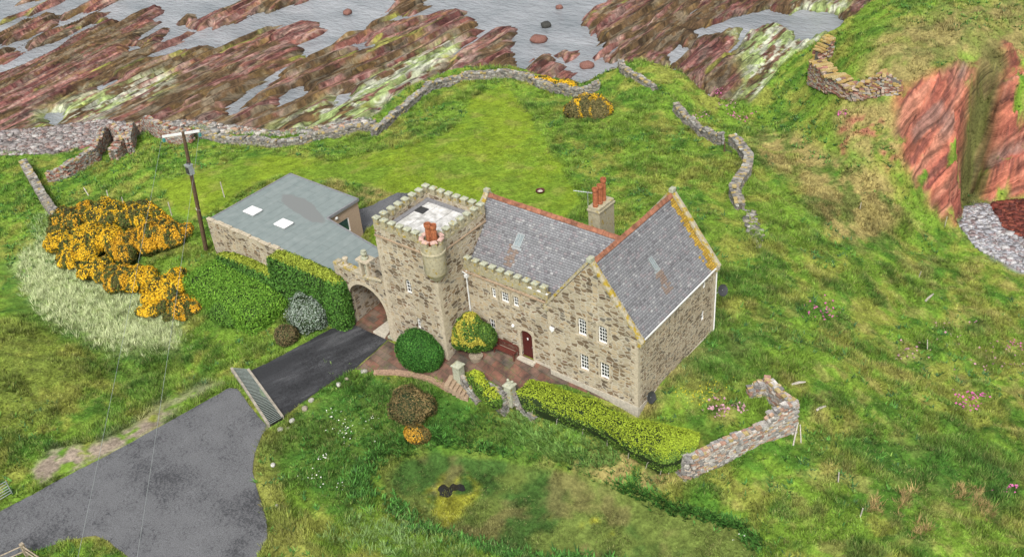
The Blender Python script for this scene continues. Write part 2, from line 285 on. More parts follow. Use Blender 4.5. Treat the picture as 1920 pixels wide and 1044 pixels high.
# micro relief: rough grass is lumpy, road and lawn are smooth
grassy = edge*(1-road)*(1-yard)*(1-grav)*(1-clz)*(1-cb)
right2 = right*sm(1.5, 7, CV)
lump = (right2*(fbm(Xf*.8+Yf*.6, Yf*.8-Xf*.6, 7, 2.2, o=3, seed=170)-.5)*1.5+right2*.10*np.sin(Z0*8+n1*14)+(n2-.5)*.75+(n3-.5)*.4)*grassy*(1-.85*lawn)*(1-.6*marsh)
roadn = region(ROADP+[[(425,690),(470,685),(545,785),(505,815),(480,800)]], 10, PX, PY); ZS = Z0
housed = sdf([(-21,-4.5),(.8,-1.2),(.8,11),(-13,11),(-14,4),(-42,8),(-42,-3),(-30,-4)], Xf, Yf); lump = lump*sm(0, -1.5, housed)*(1-roadn)
Z = Z0+lump+clz*((fbm(rt, Xf-Yf, .8, 6, o=3, seed=90)-.5)*2.6+.5*((rt/1.6) % 1))
Z = np.where((edge > .5) & (CV > -60), np.maximum(Z, SEA+.18), Z)
ZG = Z.reshape(NX, NY); CG = GC.reshape(NX, NY, 3); GG = grassy.reshape(NX, NY)
def gidx(x, y):
    i = np.clip(np.searchsorted(gx, x)-1, 0, NX-2); j = np.clip(np.searchsorted(gy, y)-1, 0, NY-2); return i, j
def Hs(x, y, A=None):
    A = ZG if A is None else A
    x = np.asarray(x, float); y = np.asarray(y, float); i, j = gidx(x, y)
    fx = np.clip((x-gx[i])/(gx[i+1]-gx[i]), 0, 1); fy = np.clip((y-gy[j])/(gy[j+1]-gy[j]), 0, 1)
    if A.ndim == 3: fx = fx[..., None]; fy = fy[..., None]
    return (A[i, j]*(1-fx)+A[i+1, j]*fx)*(1-fy)+(A[i, j+1]*(1-fx)+A[i+1, j+1]*fx)*fy
def G(px, py):
    """first point of the terrain along the sight line of a photo point"""
    d = ray(px, py); z0 = 9.0; t0 = (z0-CAM[2])/d[2]; t = t0+np.arange(0, 140, .15)
    P = CAM+t[:, None]*d; k = np.nonzero(P[:, 2] <= Hs(P[:, 0], P[:, 1]))[0]
    if len(k) == 0: return un(px, py, SEA)
    a, b = t[max(k[0]-1, 0)], t[k[0]]
    for _ in range(12):
        c = (a+b)/2; p = CAM+c*d
        if p[2] <= Hs(p[0], p[1]): b = c
        else: a = c
    return CAM+b*d
# ---------------------------------------------------------------- materials
def nodes(name):
    m = bpy.data.materials.new(name); m.use_nodes = True; t = m.node_tree; return m, t, t.nodes, t.links, t.nodes['Principled BSDF']
def N(t, ty, **kw):
    n = t.nodes.new(ty)
    for k, v in kw.items():
        if k in n.inputs.keys() if hasattr(n.inputs, 'keys') else False: n.inputs[k].default_value = v
        else: setattr(n, k, v)
    return n
def ramp(t, fac, stops, interp='LINEAR'):
    r = t.nodes.new('ShaderNodeValToRGB'); r.color_ramp.interpolation = interp
    while len(r.color_ramp.elements) < len(stops): r.color_ramp.elements.new(.5)
    for e, (p, c) in zip(r.color_ramp.elements, stops): e.position = p; e.color = (*c, 1) if len(c) == 3 else c
    t.links.new(fac, r.inputs[0]); return r
def mixc(t, fac, a, b, mode='MIX'):
    n = t.nodes.new('ShaderNodeMix'); n.data_type = 'RGBA'; n.blend_type = mode
    for i, v in ((0, fac), (6, a), (7, b)):
        if hasattr(v, 'is_linked') or hasattr(v, 'links'): t.links.new(v, n.inputs[i])
        else: n.inputs[i].default_value = v if i == 0 else (*v, 1)
    return n.outputs[2]
def pos(t, scale=(1, 1, 1)):
    g_ = t.nodes.new('ShaderNodeNewGeometry'); m_ = t.nodes.new('ShaderNodeMapping'); m_.inputs['Scale'].default_value = scale
    t.links.new(g_.outputs['Position'], m_.inputs[0]); return m_.outputs[0]
def noise(t, vec, s, d=4, r=.55):
    n = t.nodes.new('ShaderNodeTexNoise'); n.inputs['Scale'].default_value = s; n.inputs['Detail'].default_value = d; n.inputs['Roughness'].default_value = r
    t.links.new(vec, n.inputs['Vector']); return n.outputs['Fac']
def bump(t, b, hgt, s, dist=.02):
    n = t.nodes.new('ShaderNodeBump'); n.inputs['Strength'].default_value = s; n.inputs['Distance'].default_value = dist
    t.links.new(hgt, n.inputs['Height']); t.links.new(n.outputs[0], b.inputs['Normal'])
def mat_attr(name, vary=.35, ns=3, rough=.92, bmp=.5, bd=.05, spec=.2, sat=1):
    m, t, n, l, b = nodes(name)
    a = n.new('ShaderNodeAttribute'); a.attribute_name = 'Col'
    f = noise(t, pos(t), ns, 5, .65)
    r = ramp(t, f, [(.3, (1-vary,)*3), (.7, (1+vary,)*3)])
    c = mixc(t, 1, a.outputs['Color'], r.outputs[0], 'MULTIPLY'); l.new(c, b.inputs['Base Color'])
    b.inputs['Roughness'].default_value = rough; b.inputs['Specular IOR Level'].default_value = spec
    if bmp: bump(t, b, f, bmp, bd)
    return m
def mat_plain(name, col, rough=.7, vary=.15, ns=8, metal=0, spec=.4, bmp=.15, col2=None):
    m, t, n, l, b = nodes(name)
    f = noise(t, pos(t), ns, 5, .6)
    lo = tuple(x*(1-vary) for x in col); hi = tuple(min(1, x*(1+vary)) for x in (col2 or col))
    r = ramp(t, f, [(.32, lo), (.68, hi)]); l.new(r.outputs[0], b.inputs['Base Color'])
    b.inputs['Roughness'].default_value = rough; b.inputs['Metallic'].default_value = metal; b.inputs['Specular IOR Level'].default_value = spec
    if bmp: bump(t, b, f, bmp, .02)
    return m
def mat_rubble(name, sw=.5, sh=.3, base=(.46, .39, .28), dark=.22, mort=(.50, .44, .34)):
    """random rubble in wide pale mortar; stones laid along the wall"""
    m, t, n, l, b = nodes(name)
    g_ = n.new('ShaderNodeNewGeometry'); sp = n.new('ShaderNodeSeparateXYZ'); l.new(g_.outputs['Position'], sp.inputs[0])
    ad = n.new('ShaderNodeMath'); ad.operation = 'ADD'; l.new(sp.outputs[0], ad.inputs[0]); l.new(sp.outputs[1], ad.inputs[1])
    cb_ = n.new('ShaderNodeCombineXYZ'); l.new(ad.outputs[0], cb_.inputs[0]); l.new(sp.outputs[2], cb_.inputs[1])
    nz = n.new('ShaderNodeTexNoise'); nz.inputs['Scale'].default_value = 2.2; nz.inputs['Detail'].default_value = 3; l.new(cb_.outputs[0], nz.inputs['Vector'])
    vm = n.new('ShaderNodeVectorMath'); vm.operation = 'MULTIPLY_ADD'; l.new(nz.outputs['Color'], vm.inputs[0]); vm.inputs[1].default_value = (.22, .16, 0); l.new(cb_.outputs[0], vm.inputs[2])
    mp = n.new('ShaderNodeMapping'); mp.inputs['Scale'].default_value = (1/sw, 1/sh, 1); l.new(vm.outputs[0], mp.inputs[0])
    v = n.new('ShaderNodeTexVoronoi'); v.voronoi_dimensions = '2D'; v.inputs['Randomness'].default_value = .85; v.inputs['Scale'].default_value = 1; l.new(mp.outputs[0], v.inputs['Vector'])
    e = n.new('ShaderNodeTexVoronoi'); e.voronoi_dimensions = '2D'; e.feature = 'DISTANCE_TO_EDGE'; e.inputs['Randomness'].default_value = .85; e.inputs['Scale'].default_value = 1; l.new(mp.outputs[0], e.inputs['Vector'])
    sc = n.new('ShaderNodeSeparateColor'); l.new(v.outputs['Color'], sc.inputs[0])
    tan = ramp(t, sc.outputs[1], [(0, tuple(c*.78 for c in base)), (.4, base), (.7, (base[0]*1.05, base[1]*.93, base[2]*.8)), (1, tuple(c*.62 for c in base))])
    drk = ramp(t, sc.outputs[2], [(0, (.115, .09, .065)), (.35, (.20, .145, .09)), (.6, (.16, .15, .13)), (.8, (.26, .18, .10)), (1, (.18, .11, .08))])
    isd = ramp(t, sc.outputs[0], [(1-dark-.01, (0, 0, 0)), (1-dark+.01, (1, 1, 1))])
    tn2 = mixc(t, .22, tan.outputs[0], mort); stone = mixc(t, isd.outputs[0], tn2, drk.outputs[0])
    big = noise(t, cb_.outputs[0], .5, 4)
    thr = n.new('ShaderNodeMath'); thr.operation = 'MULTIPLY_ADD'; l.new(sc.outputs[2], thr.inputs[0]); thr.inputs[1].default_value = -.16; l.new(e.outputs['Distance'], thr.inputs[2])
    mk = ramp(t, thr.outputs[0], [(.0, (0, 0, 0)), (.05, (1, 1, 1))])
    fine = noise(t, cb_.outputs[0], 9, 5, .7)
    mo = ramp(t, fine, [(.3, tuple(c*.75 for c in mort)), (.7, tuple(min(1, c*1.12) for c in mort))])
    c = mixc(t, mk.outputs[0], mo.outputs[0], stone)
    m3 = n.new('ShaderNodeMapping'); m3.inputs['Scale'].default_value = (2.1/sw, 2.0/sh, 1); m3.inputs['Location'].default_value = (3.3, 1.7, 0); l.new(vm.outputs[0], m3.inputs[0])
    v3 = n.new('ShaderNodeTexVoronoi'); v3.voronoi_dimensions = '2D'; v3.inputs['Scale'].default_value = 1; l.new(m3.outputs[0], v3.inputs['Vector']); s3 = n.new('ShaderNodeSeparateColor'); l.new(v3.outputs['Color'], s3.inputs[0])
    k3 = ramp(t, s3.outputs[0], [(.86, (0, 0, 0)), (.87, (1, 1, 1))]); d3 = ramp(t, v3.outputs['Distance'], [(.32, (1, 1, 1)), (.4, (0, 0, 0))]); mk3 = mixc(t, 1, k3.outputs[0], d3.outputs[0], 'MULTIPLY'); c3 = ramp(t, s3.outputs[1], [(0, (.13, .10, .07)), (.5, (.26, .2, .13)), (1, (.17, .15, .13))]); c = mixc(t, mk3, c, c3.outputs[0])
    br = ramp(t, big, [(.3, (.82, .8, .77)), (.7, (1.1, 1.08, 1.05))]); c = mixc(t, 1, c, br.outputs[0], 'MULTIPLY')
    l.new(c, b.inputs['Base Color']); b.inputs['Roughness'].default_value = .92; b.inputs['Specular IOR Level'].default_value = .2
    hb = mixc(t, .35, mk.outputs[0], fine); bump(t, b, hb, .5, .03)
    return m
def mat_ashlar(name, col, lichen=.0, ns=3.5):
    m, t, n, l, b = nodes(name); p = pos(t)
    f = noise(t, p, 6, 6, .65); r = ramp(t, f, [(.28, tuple(c*.6 for c in col)), (.5, col), (.72, tuple(min(1, c*1.18) for c in col))])
    c = r.outputs[0]
    if lichen:
        q = noise(t, p, ns, 5, .7); k = ramp(t, q, [(.62-lichen*.3, (0, 0, 0)), (.66-lichen*.3+.04, (1, 1, 1))])
        y = ramp(t, f, [(.3, (.28, .19, .02)), (.7, (.42, .31, .05))]); c = mixc(t, k.outputs[0], c, y.outputs[0])
    l.new(c, b.inputs['Base Color']); b.inputs['Roughness'].default_value = .93; b.inputs['Specular IOR Level'].default_value = .2; bump(t, b, f, .35, .02)
    return m
def mat_flat_attr(name, rough=.8, spec=.3, trans=0):
    m, t, n, l, b = nodes(name)
    a = n.new('ShaderNodeAttribute'); a.attribute_name = 'Col'; l.new(a.outputs['Color'], b.inputs['Base Color'])
    b.inputs['Roughness'].default_value = rough; b.inputs['Specular IOR Level'].default_value = spec
    return m
M = {}
M['ground'] = mat_attr('grassy_ground', .42, 4.5, .95, .7, .12, .1)
M['leaf'] = mat_flat_attr('leaf', .75, .25)
M['stone'] = mat_attr('dry_stone', .35, 7, .92, .5, .03)
M['rubble'] = mat_rubble('rubble', .46, .245, base=(.40, .345, .245), dark=.36, mort=(.47, .43, .35))
M['rubble_dense'] = mat_rubble('rubble_dense', .38, .15, dark=.5, base=(.36, .30, .215), mort=(.52, .47, .37))
M['rubble_grey'] = mat_rubble('rubble_grey', .45, .22, base=(.33, .30, .25), dark=.35, mort=(.36, .33, .28))
M['quoin'] = mat_ashlar('dressed_stone', (.45, .39, .29)); M['cap'] = mat_ashlar('merlon_cap', (.36, .37, .28), .12)
M['cope'] = mat_ashlar('coping', (.38, .34, .25), .42, 2.2); M['band'] = mat_ashlar('band', (.34, .25, .17)); M['merlon'] = mat_ashlar('merlon_stone', (.34, .31, .21), .25)
M['turret'] = mat_ashlar('turret_stone', (.37, .335, .23), .14, 2.5)
M['pink'] = mat_ashlar('pink_cap', (.50, .33, .28), .05)
M['slate'] = mat_attr('slate', .12, 7, .75, .3, .01, .35)
M['terra'] = mat_plain('terracotta', (.26, .11, .065), .9, .5, 2.2); M['pot'] = mat_plain('chimney_clay', (.34, .115, .05), .7, .35, 6)
M['white'] = mat_plain('white_paint', (.78, .78, .76), .5, .05, 3, bmp=0); M['glass'] = mat_plain('glass', (.02, .024, .028), .08, .3, 1.5, spec=.8, bmp=0)
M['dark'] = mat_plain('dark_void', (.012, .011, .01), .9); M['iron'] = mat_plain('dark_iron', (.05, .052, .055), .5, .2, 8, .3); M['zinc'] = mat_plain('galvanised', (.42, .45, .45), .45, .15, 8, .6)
M['door'] = mat_plain('maroon_paint', (.075, .014, .012), .5, .2, 6); M['bench'] = mat_plain('bench_wood', (.11, .028, .02), .6, .3, 10)
M['wood'] = mat_plain('weathered_wood', (.24, .19, .13), .85, .35, 12, col2=(.32, .27, .2)); M['pole'] = mat_plain('pole_wood', (.10, .062, .035), .8, .4, 6); M['grey_wood'] = mat_plain('grey_wood', (.42, .39, .33), .85, .25, 9)
M['render'] = mat_plain('harling', (.38, .28, .2), .95, .18, 22); M['leadw'] = mat_plain('lead_roof', (.44, .43, .40), .6, .3, 1.8, col2=(.56, .555, .54))
M['lead'] = mat_plain('lead', (.2, .2, .21), .6, .2, 5); M['pipe'] = mat_plain('pipe_paint', (.62, .63, .62), .5, .1); M['slab'] = mat_plain('concrete', (.46, .42, .34), .9, .2, 5)
M['bark'] = mat_plain('bark', (.09, .065, .045), .9, .3, 8); M['void_green'] = mat_plain('leaf_shadow', (.02, .035, .01), 1, .3, 3, bmp=0)
# ---------------------------------------------------------------- mesh building
WL = {}
class MB:
    def __init__(s): s.v = []; s.f = []; s.c = []; s.n = 0
    def add(s, V, F, col=None):
        V = np.asarray(V, float).reshape(-1, 3); s.v.append(V); s.f += [tuple(i+s.n for i in f) for f in F]
        s.c.append(np.tile(np.asarray(col if col is not None else (1, 1, 1), float), (len(V), 1)) if col is None or np.ndim(col) == 1 else np.asarray(col)); s.n += len(V); return s
    def box(s, a, b, col=None):
        x0, y0, z0 = a; x1, y1, z1 = b
        return s.add([(x0,y0,z0),(x1,y0,z0),(x1,y1,z0),(x0,y1,z0),(x0,y0,z1),(x1,y0,z1),(x1,y1,z1),(x0,y1,z1)], BOXF, col)
    def tube(s, pts, r, n=8, col=None, cap=True):
        pts = [np.array(p, float) for p in pts]; rs = r if isinstance(r, (list, tuple)) else [r]*len(pts); V = []
        for i, p in enumerate(pts):
            d = (pts[min(i+1, len(pts)-1)]-pts[max(i-1, 0)]); d /= np.linalg.norm(d)+1e-9
            a = np.cross(d, [0, 0, 1]) if abs(d[2]) < .9 else np.cross(d, [1, 0, 0]); a /= np.linalg.norm(a); bb = np.cross(d, a)
            for k in range(n): t = 2*math.pi*k/n; V.append(p+rs[i]*(math.cos(t)*a+math.sin(t)*bb))
        F = [(i*n+k, i*n+(k+1) % n, (i+1)*n+(k+1) % n, (i+1)*n+k) for i in range(len(pts)-1) for k in range(n)]
        if cap: F += [tuple(range(n)), tuple((len(pts)-1)*n+k for k in range(n))[::-1]]
        return s.add(V, F, col)
    def lathe(s, c, prof, n=16, col=None):
        V = [(c[0]+r*math.cos(2*math.pi*k/n), c[1]+r*math.sin(2*math.pi*k/n), c[2]+z) for r, z in prof for k in range(n)]
        F = [(i*n+k, i*n+(k+1) % n, (i+1)*n+(k+1) % n, (i+1)*n+k) for i in range(len(prof)-1) for k in range(n)]+[tuple(range(n))[::-1], tuple((len(prof)-1)*n+k for k in range(n))]
        return s.add(V, F, col)
    def prism(s, poly, off, col=None):
        """planar polygon (3D points) swept along off"""
        P = np.asarray(poly, float); n = len(P); V = np.r_[P, P+np.asarray(off)]
        return s.add(V, [tuple(range(n))[::-1], tuple(range(n, 2*n))]+[(i, (i+1) % n, n+(i+1) % n, n+i) for i in range(n)], col)
BOXF = [(0,3,2,1),(4,5,6,7),(0,1,5,4),(1,2,6,5),(2,3,7,6),(3,0,4,7)]
def rawmesh(name, V, F, colr=None, smooth=False):
    me = bpy.data.meshes.new(name); V = np.asarray(V, np.float32)
    if isinstance(F, np.ndarray):
        k = F.shape[1]; me.vertices.add(len(V)); me.vertices.foreach_set('co', V.ravel()); me.loops.add(F.size); me.loops.foreach_set('vertex_index', F.ravel().astype(np.int32))
        me.polygons.add(len(F)); me.polygons.foreach_set('loop_start', np.arange(0, F.size, k, dtype=np.int32)); me.polygons.foreach_set('loop_total', np.full(len(F), k, np.int32))
        me.update(calc_edges=True)
    else: me.from_pydata(V.tolist(), [], F)
    if colr is not None:
        a = me.color_attributes.new('Col', 'FLOAT_COLOR', 'POINT'); q = np.ones((len(V), 4), np.float32); q[:, :3] = colr; a.data.foreach_set('color', q.ravel())
    if smooth: me.polygons.foreach_set('use_smooth', np.ones(len(me.polygons), bool))
    return me
def tag(o, label=None, cat=None, group=None, kind=None):
    if label: o['label'] = label
    if cat: o['category'] = cat
    if group: o['group'] = group
    if kind: o['kind'] = kind
    return o
def empty(name, loc, label, cat, group=None):
    o = bpy.data.objects.new(name, None); COL.objects.link(o); o.location = [float(v) for v in loc]; o.empty_display_size = .2
    WL[o.name] = np.array(loc, float); return tag(o, label, cat, group)
def obj(name, mb, mat, parent=None, smooth=False, bevel=0, label=None, cat=None, group=None, kind=None, V=None, F=None, colr=None):
    if mb is not None: V = np.concatenate(mb.v); F = mb.f; colr = np.concatenate(mb.c)
    V = np.asarray(V, float)
    if parent is None:
        o0 = np.zeros(3) if kind == 'structure' else np.array([(V[:, 0].min()+V[:, 0].max())/2, (V[:, 1].min()+V[:, 1].max())/2, V[:, 2].min()])
    else: o0 = WL[parent.name]
    me = rawmesh(name, V-o0, F, colr, smooth); o = bpy.data.objects.new(name, me); COL.objects.link(o)
    if parent is None: o.location = o0.tolist()
    else: o.parent = parent
    WL[o.name] = o0; me.materials.append(M[mat] if isinstance(mat, str) else mat)
    if bevel: bv = o.modifiers.new('bevel', 'BEVEL'); bv.width = bevel; bv.segments = 2; bv.limit_method = 'ANGLE'
    if smooth and mb is not None:
        try: me.set_sharp_from_angle(angle=math.radians(40))
        except Exception: pass
    return tag(o, label, cat, group, kind)
# ---------------------------------------------------------------- ground sheet
I = np.arange(NX*NY).reshape(NX, NY)
F = np.stack([I[:-1, :-1], I[1:, :-1], I[1:, 1:], I[:-1, 1:]], -1).reshape(-1, 4)
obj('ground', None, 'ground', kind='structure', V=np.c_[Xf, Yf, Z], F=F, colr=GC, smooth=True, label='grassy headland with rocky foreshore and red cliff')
def mat_strata(name, nv, fs, along_, lo, hi, bd, fine=5):
    m, t, n, l, b = nodes(name); a = n.new('ShaderNodeAttribute'); a.attribute_name = 'Col'; p = pos(t); dt = n.new('ShaderNodeVectorMath'); dt.operation = 'DOT_PRODUCT'; l.new(p, dt.inputs[0]); dt.inputs[1].default_value = nv
    wn = n.new('ShaderNodeTexNoise'); wn.inputs['Scale'].default_value = .12; wn.inputs['Detail'].default_value = 3; l.new(p, wn.inputs['Vector']); ad = n.new('ShaderNodeMath'); ad.operation = 'MULTIPLY_ADD'; l.new(wn.outputs['Fac'], ad.inputs[0]); ad.inputs[1].default_value = 3.5; l.new(dt.outputs['Value'], ad.inputs[2])
    ml = n.new('ShaderNodeMath'); ml.operation = 'MULTIPLY'; l.new(ad.outputs[0], ml.inputs[0]); ml.inputs[1].default_value = fs
    mp = n.new('ShaderNodeVectorMath'); mp.operation = 'MULTIPLY'; l.new(p, mp.inputs[0]); mp.inputs[1].default_value = along_; sp = n.new('ShaderNodeSeparateXYZ'); l.new(mp.outputs[0], sp.inputs[0]); s2_ = n.new('ShaderNodeMath'); s2_.operation = 'ADD'; l.new(sp.outputs[1], s2_.inputs[0]); l.new(sp.outputs[0], s2_.inputs[1])
    cb_ = n.new('ShaderNodeCombineXYZ'); l.new(ml.outputs[0], cb_.inputs[0]); l.new(s2_.outputs[0], cb_.inputs[1]); l.new(sp.outputs[2], cb_.inputs[2])
    f = noise(t, cb_.outputs[0], 1, fine, .62); r = ramp(t, f, [(.36, (lo,)*3), (.5, (1,)*3), (.64, (hi,)*3)]); f2 = noise(t, p, 3, 4, .7); r2 = ramp(t, f2, [(.3, (.7,)*3), (.7, (1.25,)*3)])
    c = mixc(t, 1, a.outputs['Color'], r.outputs[0], 'MULTIPLY'); c = mixc(t, 1, c, r2.outputs[0], 'MULTIPLY'); l.new(c, b.inputs['Base Color']); b.inputs['Roughness'].default_value = .85; b.inputs['Specular IOR Level'].default_value = .25
    bump(t, b, f, .9, bd); return m
gme = bpy.data.objects['ground'].data; gme.materials.append(mat_strata('reef_rock', (1, .06, .5), 2.4, (.1, .22, .2), .38, 1.6, .35)); gme.materials.append(mat_strata('cliff_rock', (-.43, -.37, .82), 2.0, (.12, .12, .12), .5, 1.3, .5))
_fi = (sm(.6, .4, edge)[F].mean(1) > .5)*1; _fi = np.where(clz[F].mean(1) > .45, 2, _fi); gme.polygons.foreach_set('material_index', _fi.astype(np.int32))
# sea
m, t, n, l, b = nodes('sea_water'); p = pos(t, (.8, 1.4, 1))
f1 = noise(t, p, .8, 4, .6); f2 = noise(t, p, .12, 3, .5)
r = ramp(t, f2, [(.35, (.20, .22, .235)), (.65, (.31, .325, .34))]); l.new(r.outputs[0], b.inputs['Base Color']); b.inputs['Roughness'].default_value = .18; bump(t, b, f1, .9, .6); M['sea'] = m
sx = np.array([-3500., -400, -200, 0, 200, 400, 3500]); SX, SY = np.meshgrid(sx, sx, indexing='ij'); I = np.arange(49).reshape(7, 7)
obj('sea', None, 'sea', kind='structure', V=np.c_[SX.ravel(), SY.ravel(), np.full(49, SEA)], F=np.stack([I[:-1, :-1], I[1:, :-1], I[1:, 1:], I[:-1, 1:]], -1).reshape(-1, 4), label='grey rippled sea')
# sheets laid on the ground
def densify(P, d=6):
    out = []
    for i in range(len(P)):
        a, b = np.array(P[i], float), np.array(P[(i+1) % len(P)], float); k = max(1, int(np.linalg.norm(b-a)/d))
        for j in range(k): out.append(a+(b-a)*j/k)
    return out
def sheet(name, polyW, mat, lift, jit=.0, res=.35, **kw):
    """a cloth of small quads over the terrain, its edge cut along the outline"""
    P = np.array([(p[0]+R_.uniform(-jit, jit), p[1]+R_.uniform(-jit, jit)) for p in polyW])
    import bmesh
    bm = bmesh.new(); x0, y0 = P.min(0); x1, y1 = P.max(0)
    vs = [bm.verts.new((a, b_, 0)) for a, b_ in P]; bm.faces.new(vs)
    for ax, lo, hi in ((0, x0, x1), (1, y0, y1)):
        for q in np.arange(lo+res, hi, res):
            no = (1, 0, 0) if ax == 0 else (0, 1, 0); co = (q, 0, 0) if ax == 0 else (0, q, 0)
            bmesh.ops.bisect_plane(bm, geom=bm.verts[:]+bm.edges[:]+bm.faces[:], plane_co=co, plane_no=no, dist=1e-5)
    bmesh.ops.triangulate(bm, faces=[f for f in bm.faces if len(f.verts) > 4])
    V = np.array([v.co[:] for v in bm.verts]); bm.verts.index_update(); Fc = [tuple(v.index for v in f.verts) for f in bm.faces]; bm.free()
    V[:, 2] = Hs(V[:, 0], V[:, 1])+lift
    me_flip = []
    for f in Fc:
        a, b_, c = V[f[0]], V[f[1]], V[f[2]]; me_flip.append(f if np.cross(b_-a, c-a)[2] > 0 else f[::-1])
    return obj(name, None, mat, V=V, F=me_flip, colr=np.ones((len(V), 3)), **kw)
def asphalt(nm, upper):
    m, t, n, l, b = nodes(nm); p = pos(t); mp = n.new('ShaderNodeMapping'); mp.inputs['Rotation'].default_value = (0, 0, -1.19); l.new(p, mp.inputs[0]); m2 = n.new('ShaderNodeMapping'); m2.inputs['Scale'].default_value = (.16, .8, 1); l.new(mp.outputs[0], m2.inputs[0])
    fi = noise(t, p, 16, 3, .75); st_ = noise(t, m2.outputs[0], 1.0, 5, .6); bl = noise(t, p, .28, 5, .65)
    if upper: c = ramp(t, st_, [(.44, (.022, .023, .026)), (.55, (.036, .037, .041)), (.68, (.085, .087, .092))]).outputs[0]
    else: c = ramp(t, bl, [(.3, (.085, .087, .092)), (.5, (.108, .11, .115)), (.7, (.125, .127, .132))]).outputs[0]
    sp = noise(t, p, 4.5, 7, .85); th = n.new('ShaderNodeMath'); th.operation = 'MULTIPLY_ADD'; l.new(bl, th.inputs[0]); th.inputs[1].default_value = -.55; l.new(sp, th.inputs[2])
    pt = ramp(t, th.outputs[0], [(.245, (1, 1, 1)), (.30, (.45, .45, .47))]); c = mixc(t, 1, c, pt.outputs[0], 'MULTIPLY')
    sg = ramp(t, fi, [(.35, (.55, .55, .55)), (.65, (1.4, 1.4, 1.4))]); c = mixc(t, 1, c, sg.outputs[0], 'MULTIPLY'); l.new(c, b.inputs['Base Color'])
    b.inputs['Roughness'].default_value = .75; bump(t, b, fi, .4, .01); return m
M['asphalt'] = asphalt('asphalt', False); M['asphalt_dark'] = asphalt('dark_asphalt', True)
for i, P in enumerate(ROADP):
    W = [G(a, b_)[:2] for a, b_ in densify(P, 14)]
    sheet('driveway', W, ('asphalt', 'asphalt_dark')[i], .05, .04, .4, kind='structure', label=('wide grey tarmac drive below the cattle grid', 'dark patched tarmac between the cattle grid and the arch')[i])
sheet('yard', [G(a, b_)[:2] for a, b_ in densify(YARD, 20)], 'asphalt', .05, .02, .5, kind='structure', label='grey tarmac yard behind the tower')
# flagged patio
m, t, n, l, b = nodes('flagstones'); p = pos(t); mp = n.new('ShaderNodeMapping'); mp.inputs['Rotation'].default_value = (0, 0, .12); l.new(p, mp.inputs[0])
bt = n.new('ShaderNodeTexBrick'); l.new(mp.outputs[0], bt.inputs['Vector']); bt.inputs['Scale'].default_value = 1; bt.inputs['Brick Width'].default_value = .85; bt.inputs['Row Height'].default_value = .55; bt.inputs['Mortar Size'].default_value = .018
bt.inputs['Color1'].default_value = (.15, .075, .055, 1); bt.inputs['Color2'].default_value = (.115, .10, .085, 1); bt.inputs['Mortar'].default_value = (.07, .07, .04, 1); bt.inputs['Bias'].default_value = -.1
d1 = ramp(t, noise(t, p, .9, 5, .65), [(.35, (.35, .37, .35)), (.65, (1.5, 1.3, 1.15))]); c = mixc(t, 1, bt.outputs[0], d1.outputs[0], 'MULTIPLY')
d2 = ramp(t, noise(t, p, 1.7, 5, .7), [(.56, (0, 0, 0)), (.66, (.6, .6, .6))]); c = mixc(t, d2.outputs[0], c, (.1, .11, .04)); l.new(c, b.inputs['Base Color']); b.inputs['Roughness'].default_value = .75; M['flags'] = m
PATIO = [(668,692),(700,664),(728,639),(745,648),(780,640),(836,632),(870,640),(900,636),(960,655),(1000,676),(1035,692),(1038,702),(1100,728),(1196,767),(1185,772),(1120,745),(1060,722),(1000,716),(962,735),(940,728),(905,706),(868,696),(858,712),(842,722),(815,712),(770,702),(715,698)]
sheet('patio', [G(a, b_)[:2] for a, b_ in PATIO], 'flags', .045, 0, .4, kind='structure', label='red and grey flagstone patio in front of the house')
# ---------------------------------------------------------------- grass tufts
def tufts(P, colr, hgt, wid, nb, spread=.5, lean=.5):
    """P (n,3) bases; returns V,F,C of nb triangular blades each"""
    n_ = len(P); P = np.repeat(P, nb, 0); c = np.repeat(colr, nb, 0); h = np.repeat(hgt, nb)*rng.uniform(.6, 1.15, n_*nb); w_ = np.repeat(wid, nb)
    a = rng.uniform(0, 2*np.pi, n_*nb); o = rng.uniform(0, spread, n_*nb)*h; ln = rng.uniform(.15, lean+.25, n_*nb)*h
    b0 = P+np.c_[np.cos(a)*o*.5, np.sin(a)*o*.5, -.03+0*a]; side = np.c_[-np.sin(a), np.cos(a), 0*a]*w_[:, None]*.5
    tip = b0+np.c_[np.cos(a)*ln, np.sin(a)*ln, h]
    V = np.stack([b0-side, b0+side, tip], 1).reshape(-1, 3); F = np.arange(len(V)).reshape(-1, 3)
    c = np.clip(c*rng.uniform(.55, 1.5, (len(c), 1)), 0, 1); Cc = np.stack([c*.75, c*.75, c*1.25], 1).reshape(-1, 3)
    return V, F, np.clip(Cc, 0, 1)
def scatter(n_, x0, x1, y0, y1, m_=70):
    x = rng.uniform(x0, x1, n_); y = rng.uniform(y0, y1, n_); z = Hs(x, y); px, py, d = proj(np.c_[x, y, z])
    k = (d > 5) & (px > -m_) & (px < 1920+m_) & (py > -m_) & (py < 1044+m_); return x[k], y[k], z[k], px[k], py[k], d[k]
LG = lawn.reshape(NX, NY); MG = marsh.reshape(NX, NY)
AV, AF, AC, off = [], [], [], 0
def push(T):
    global off
    V, F_, C_ = T; AV.append(V); AF.append(F_+off); AC.append(C_); off += len(V)
def flush(name, label, mat='leaf'):
    global AV, AF, AC, off
    o = obj(name, None, mat, V=np.concatenate(AV), F=np.concatenate(AF), colr=np.concatenate(AC), kind='stuff', label=label); AV, AF, AC, off = [], [], [], 0; return o
BUILT = [(-21,-3,-14,3.2),(-15.4,.2,-6.8,9),(-7.1,-.1,.1,10.3),(-41,-2.6,-32,7),(-32,-2.6,-19,3)]
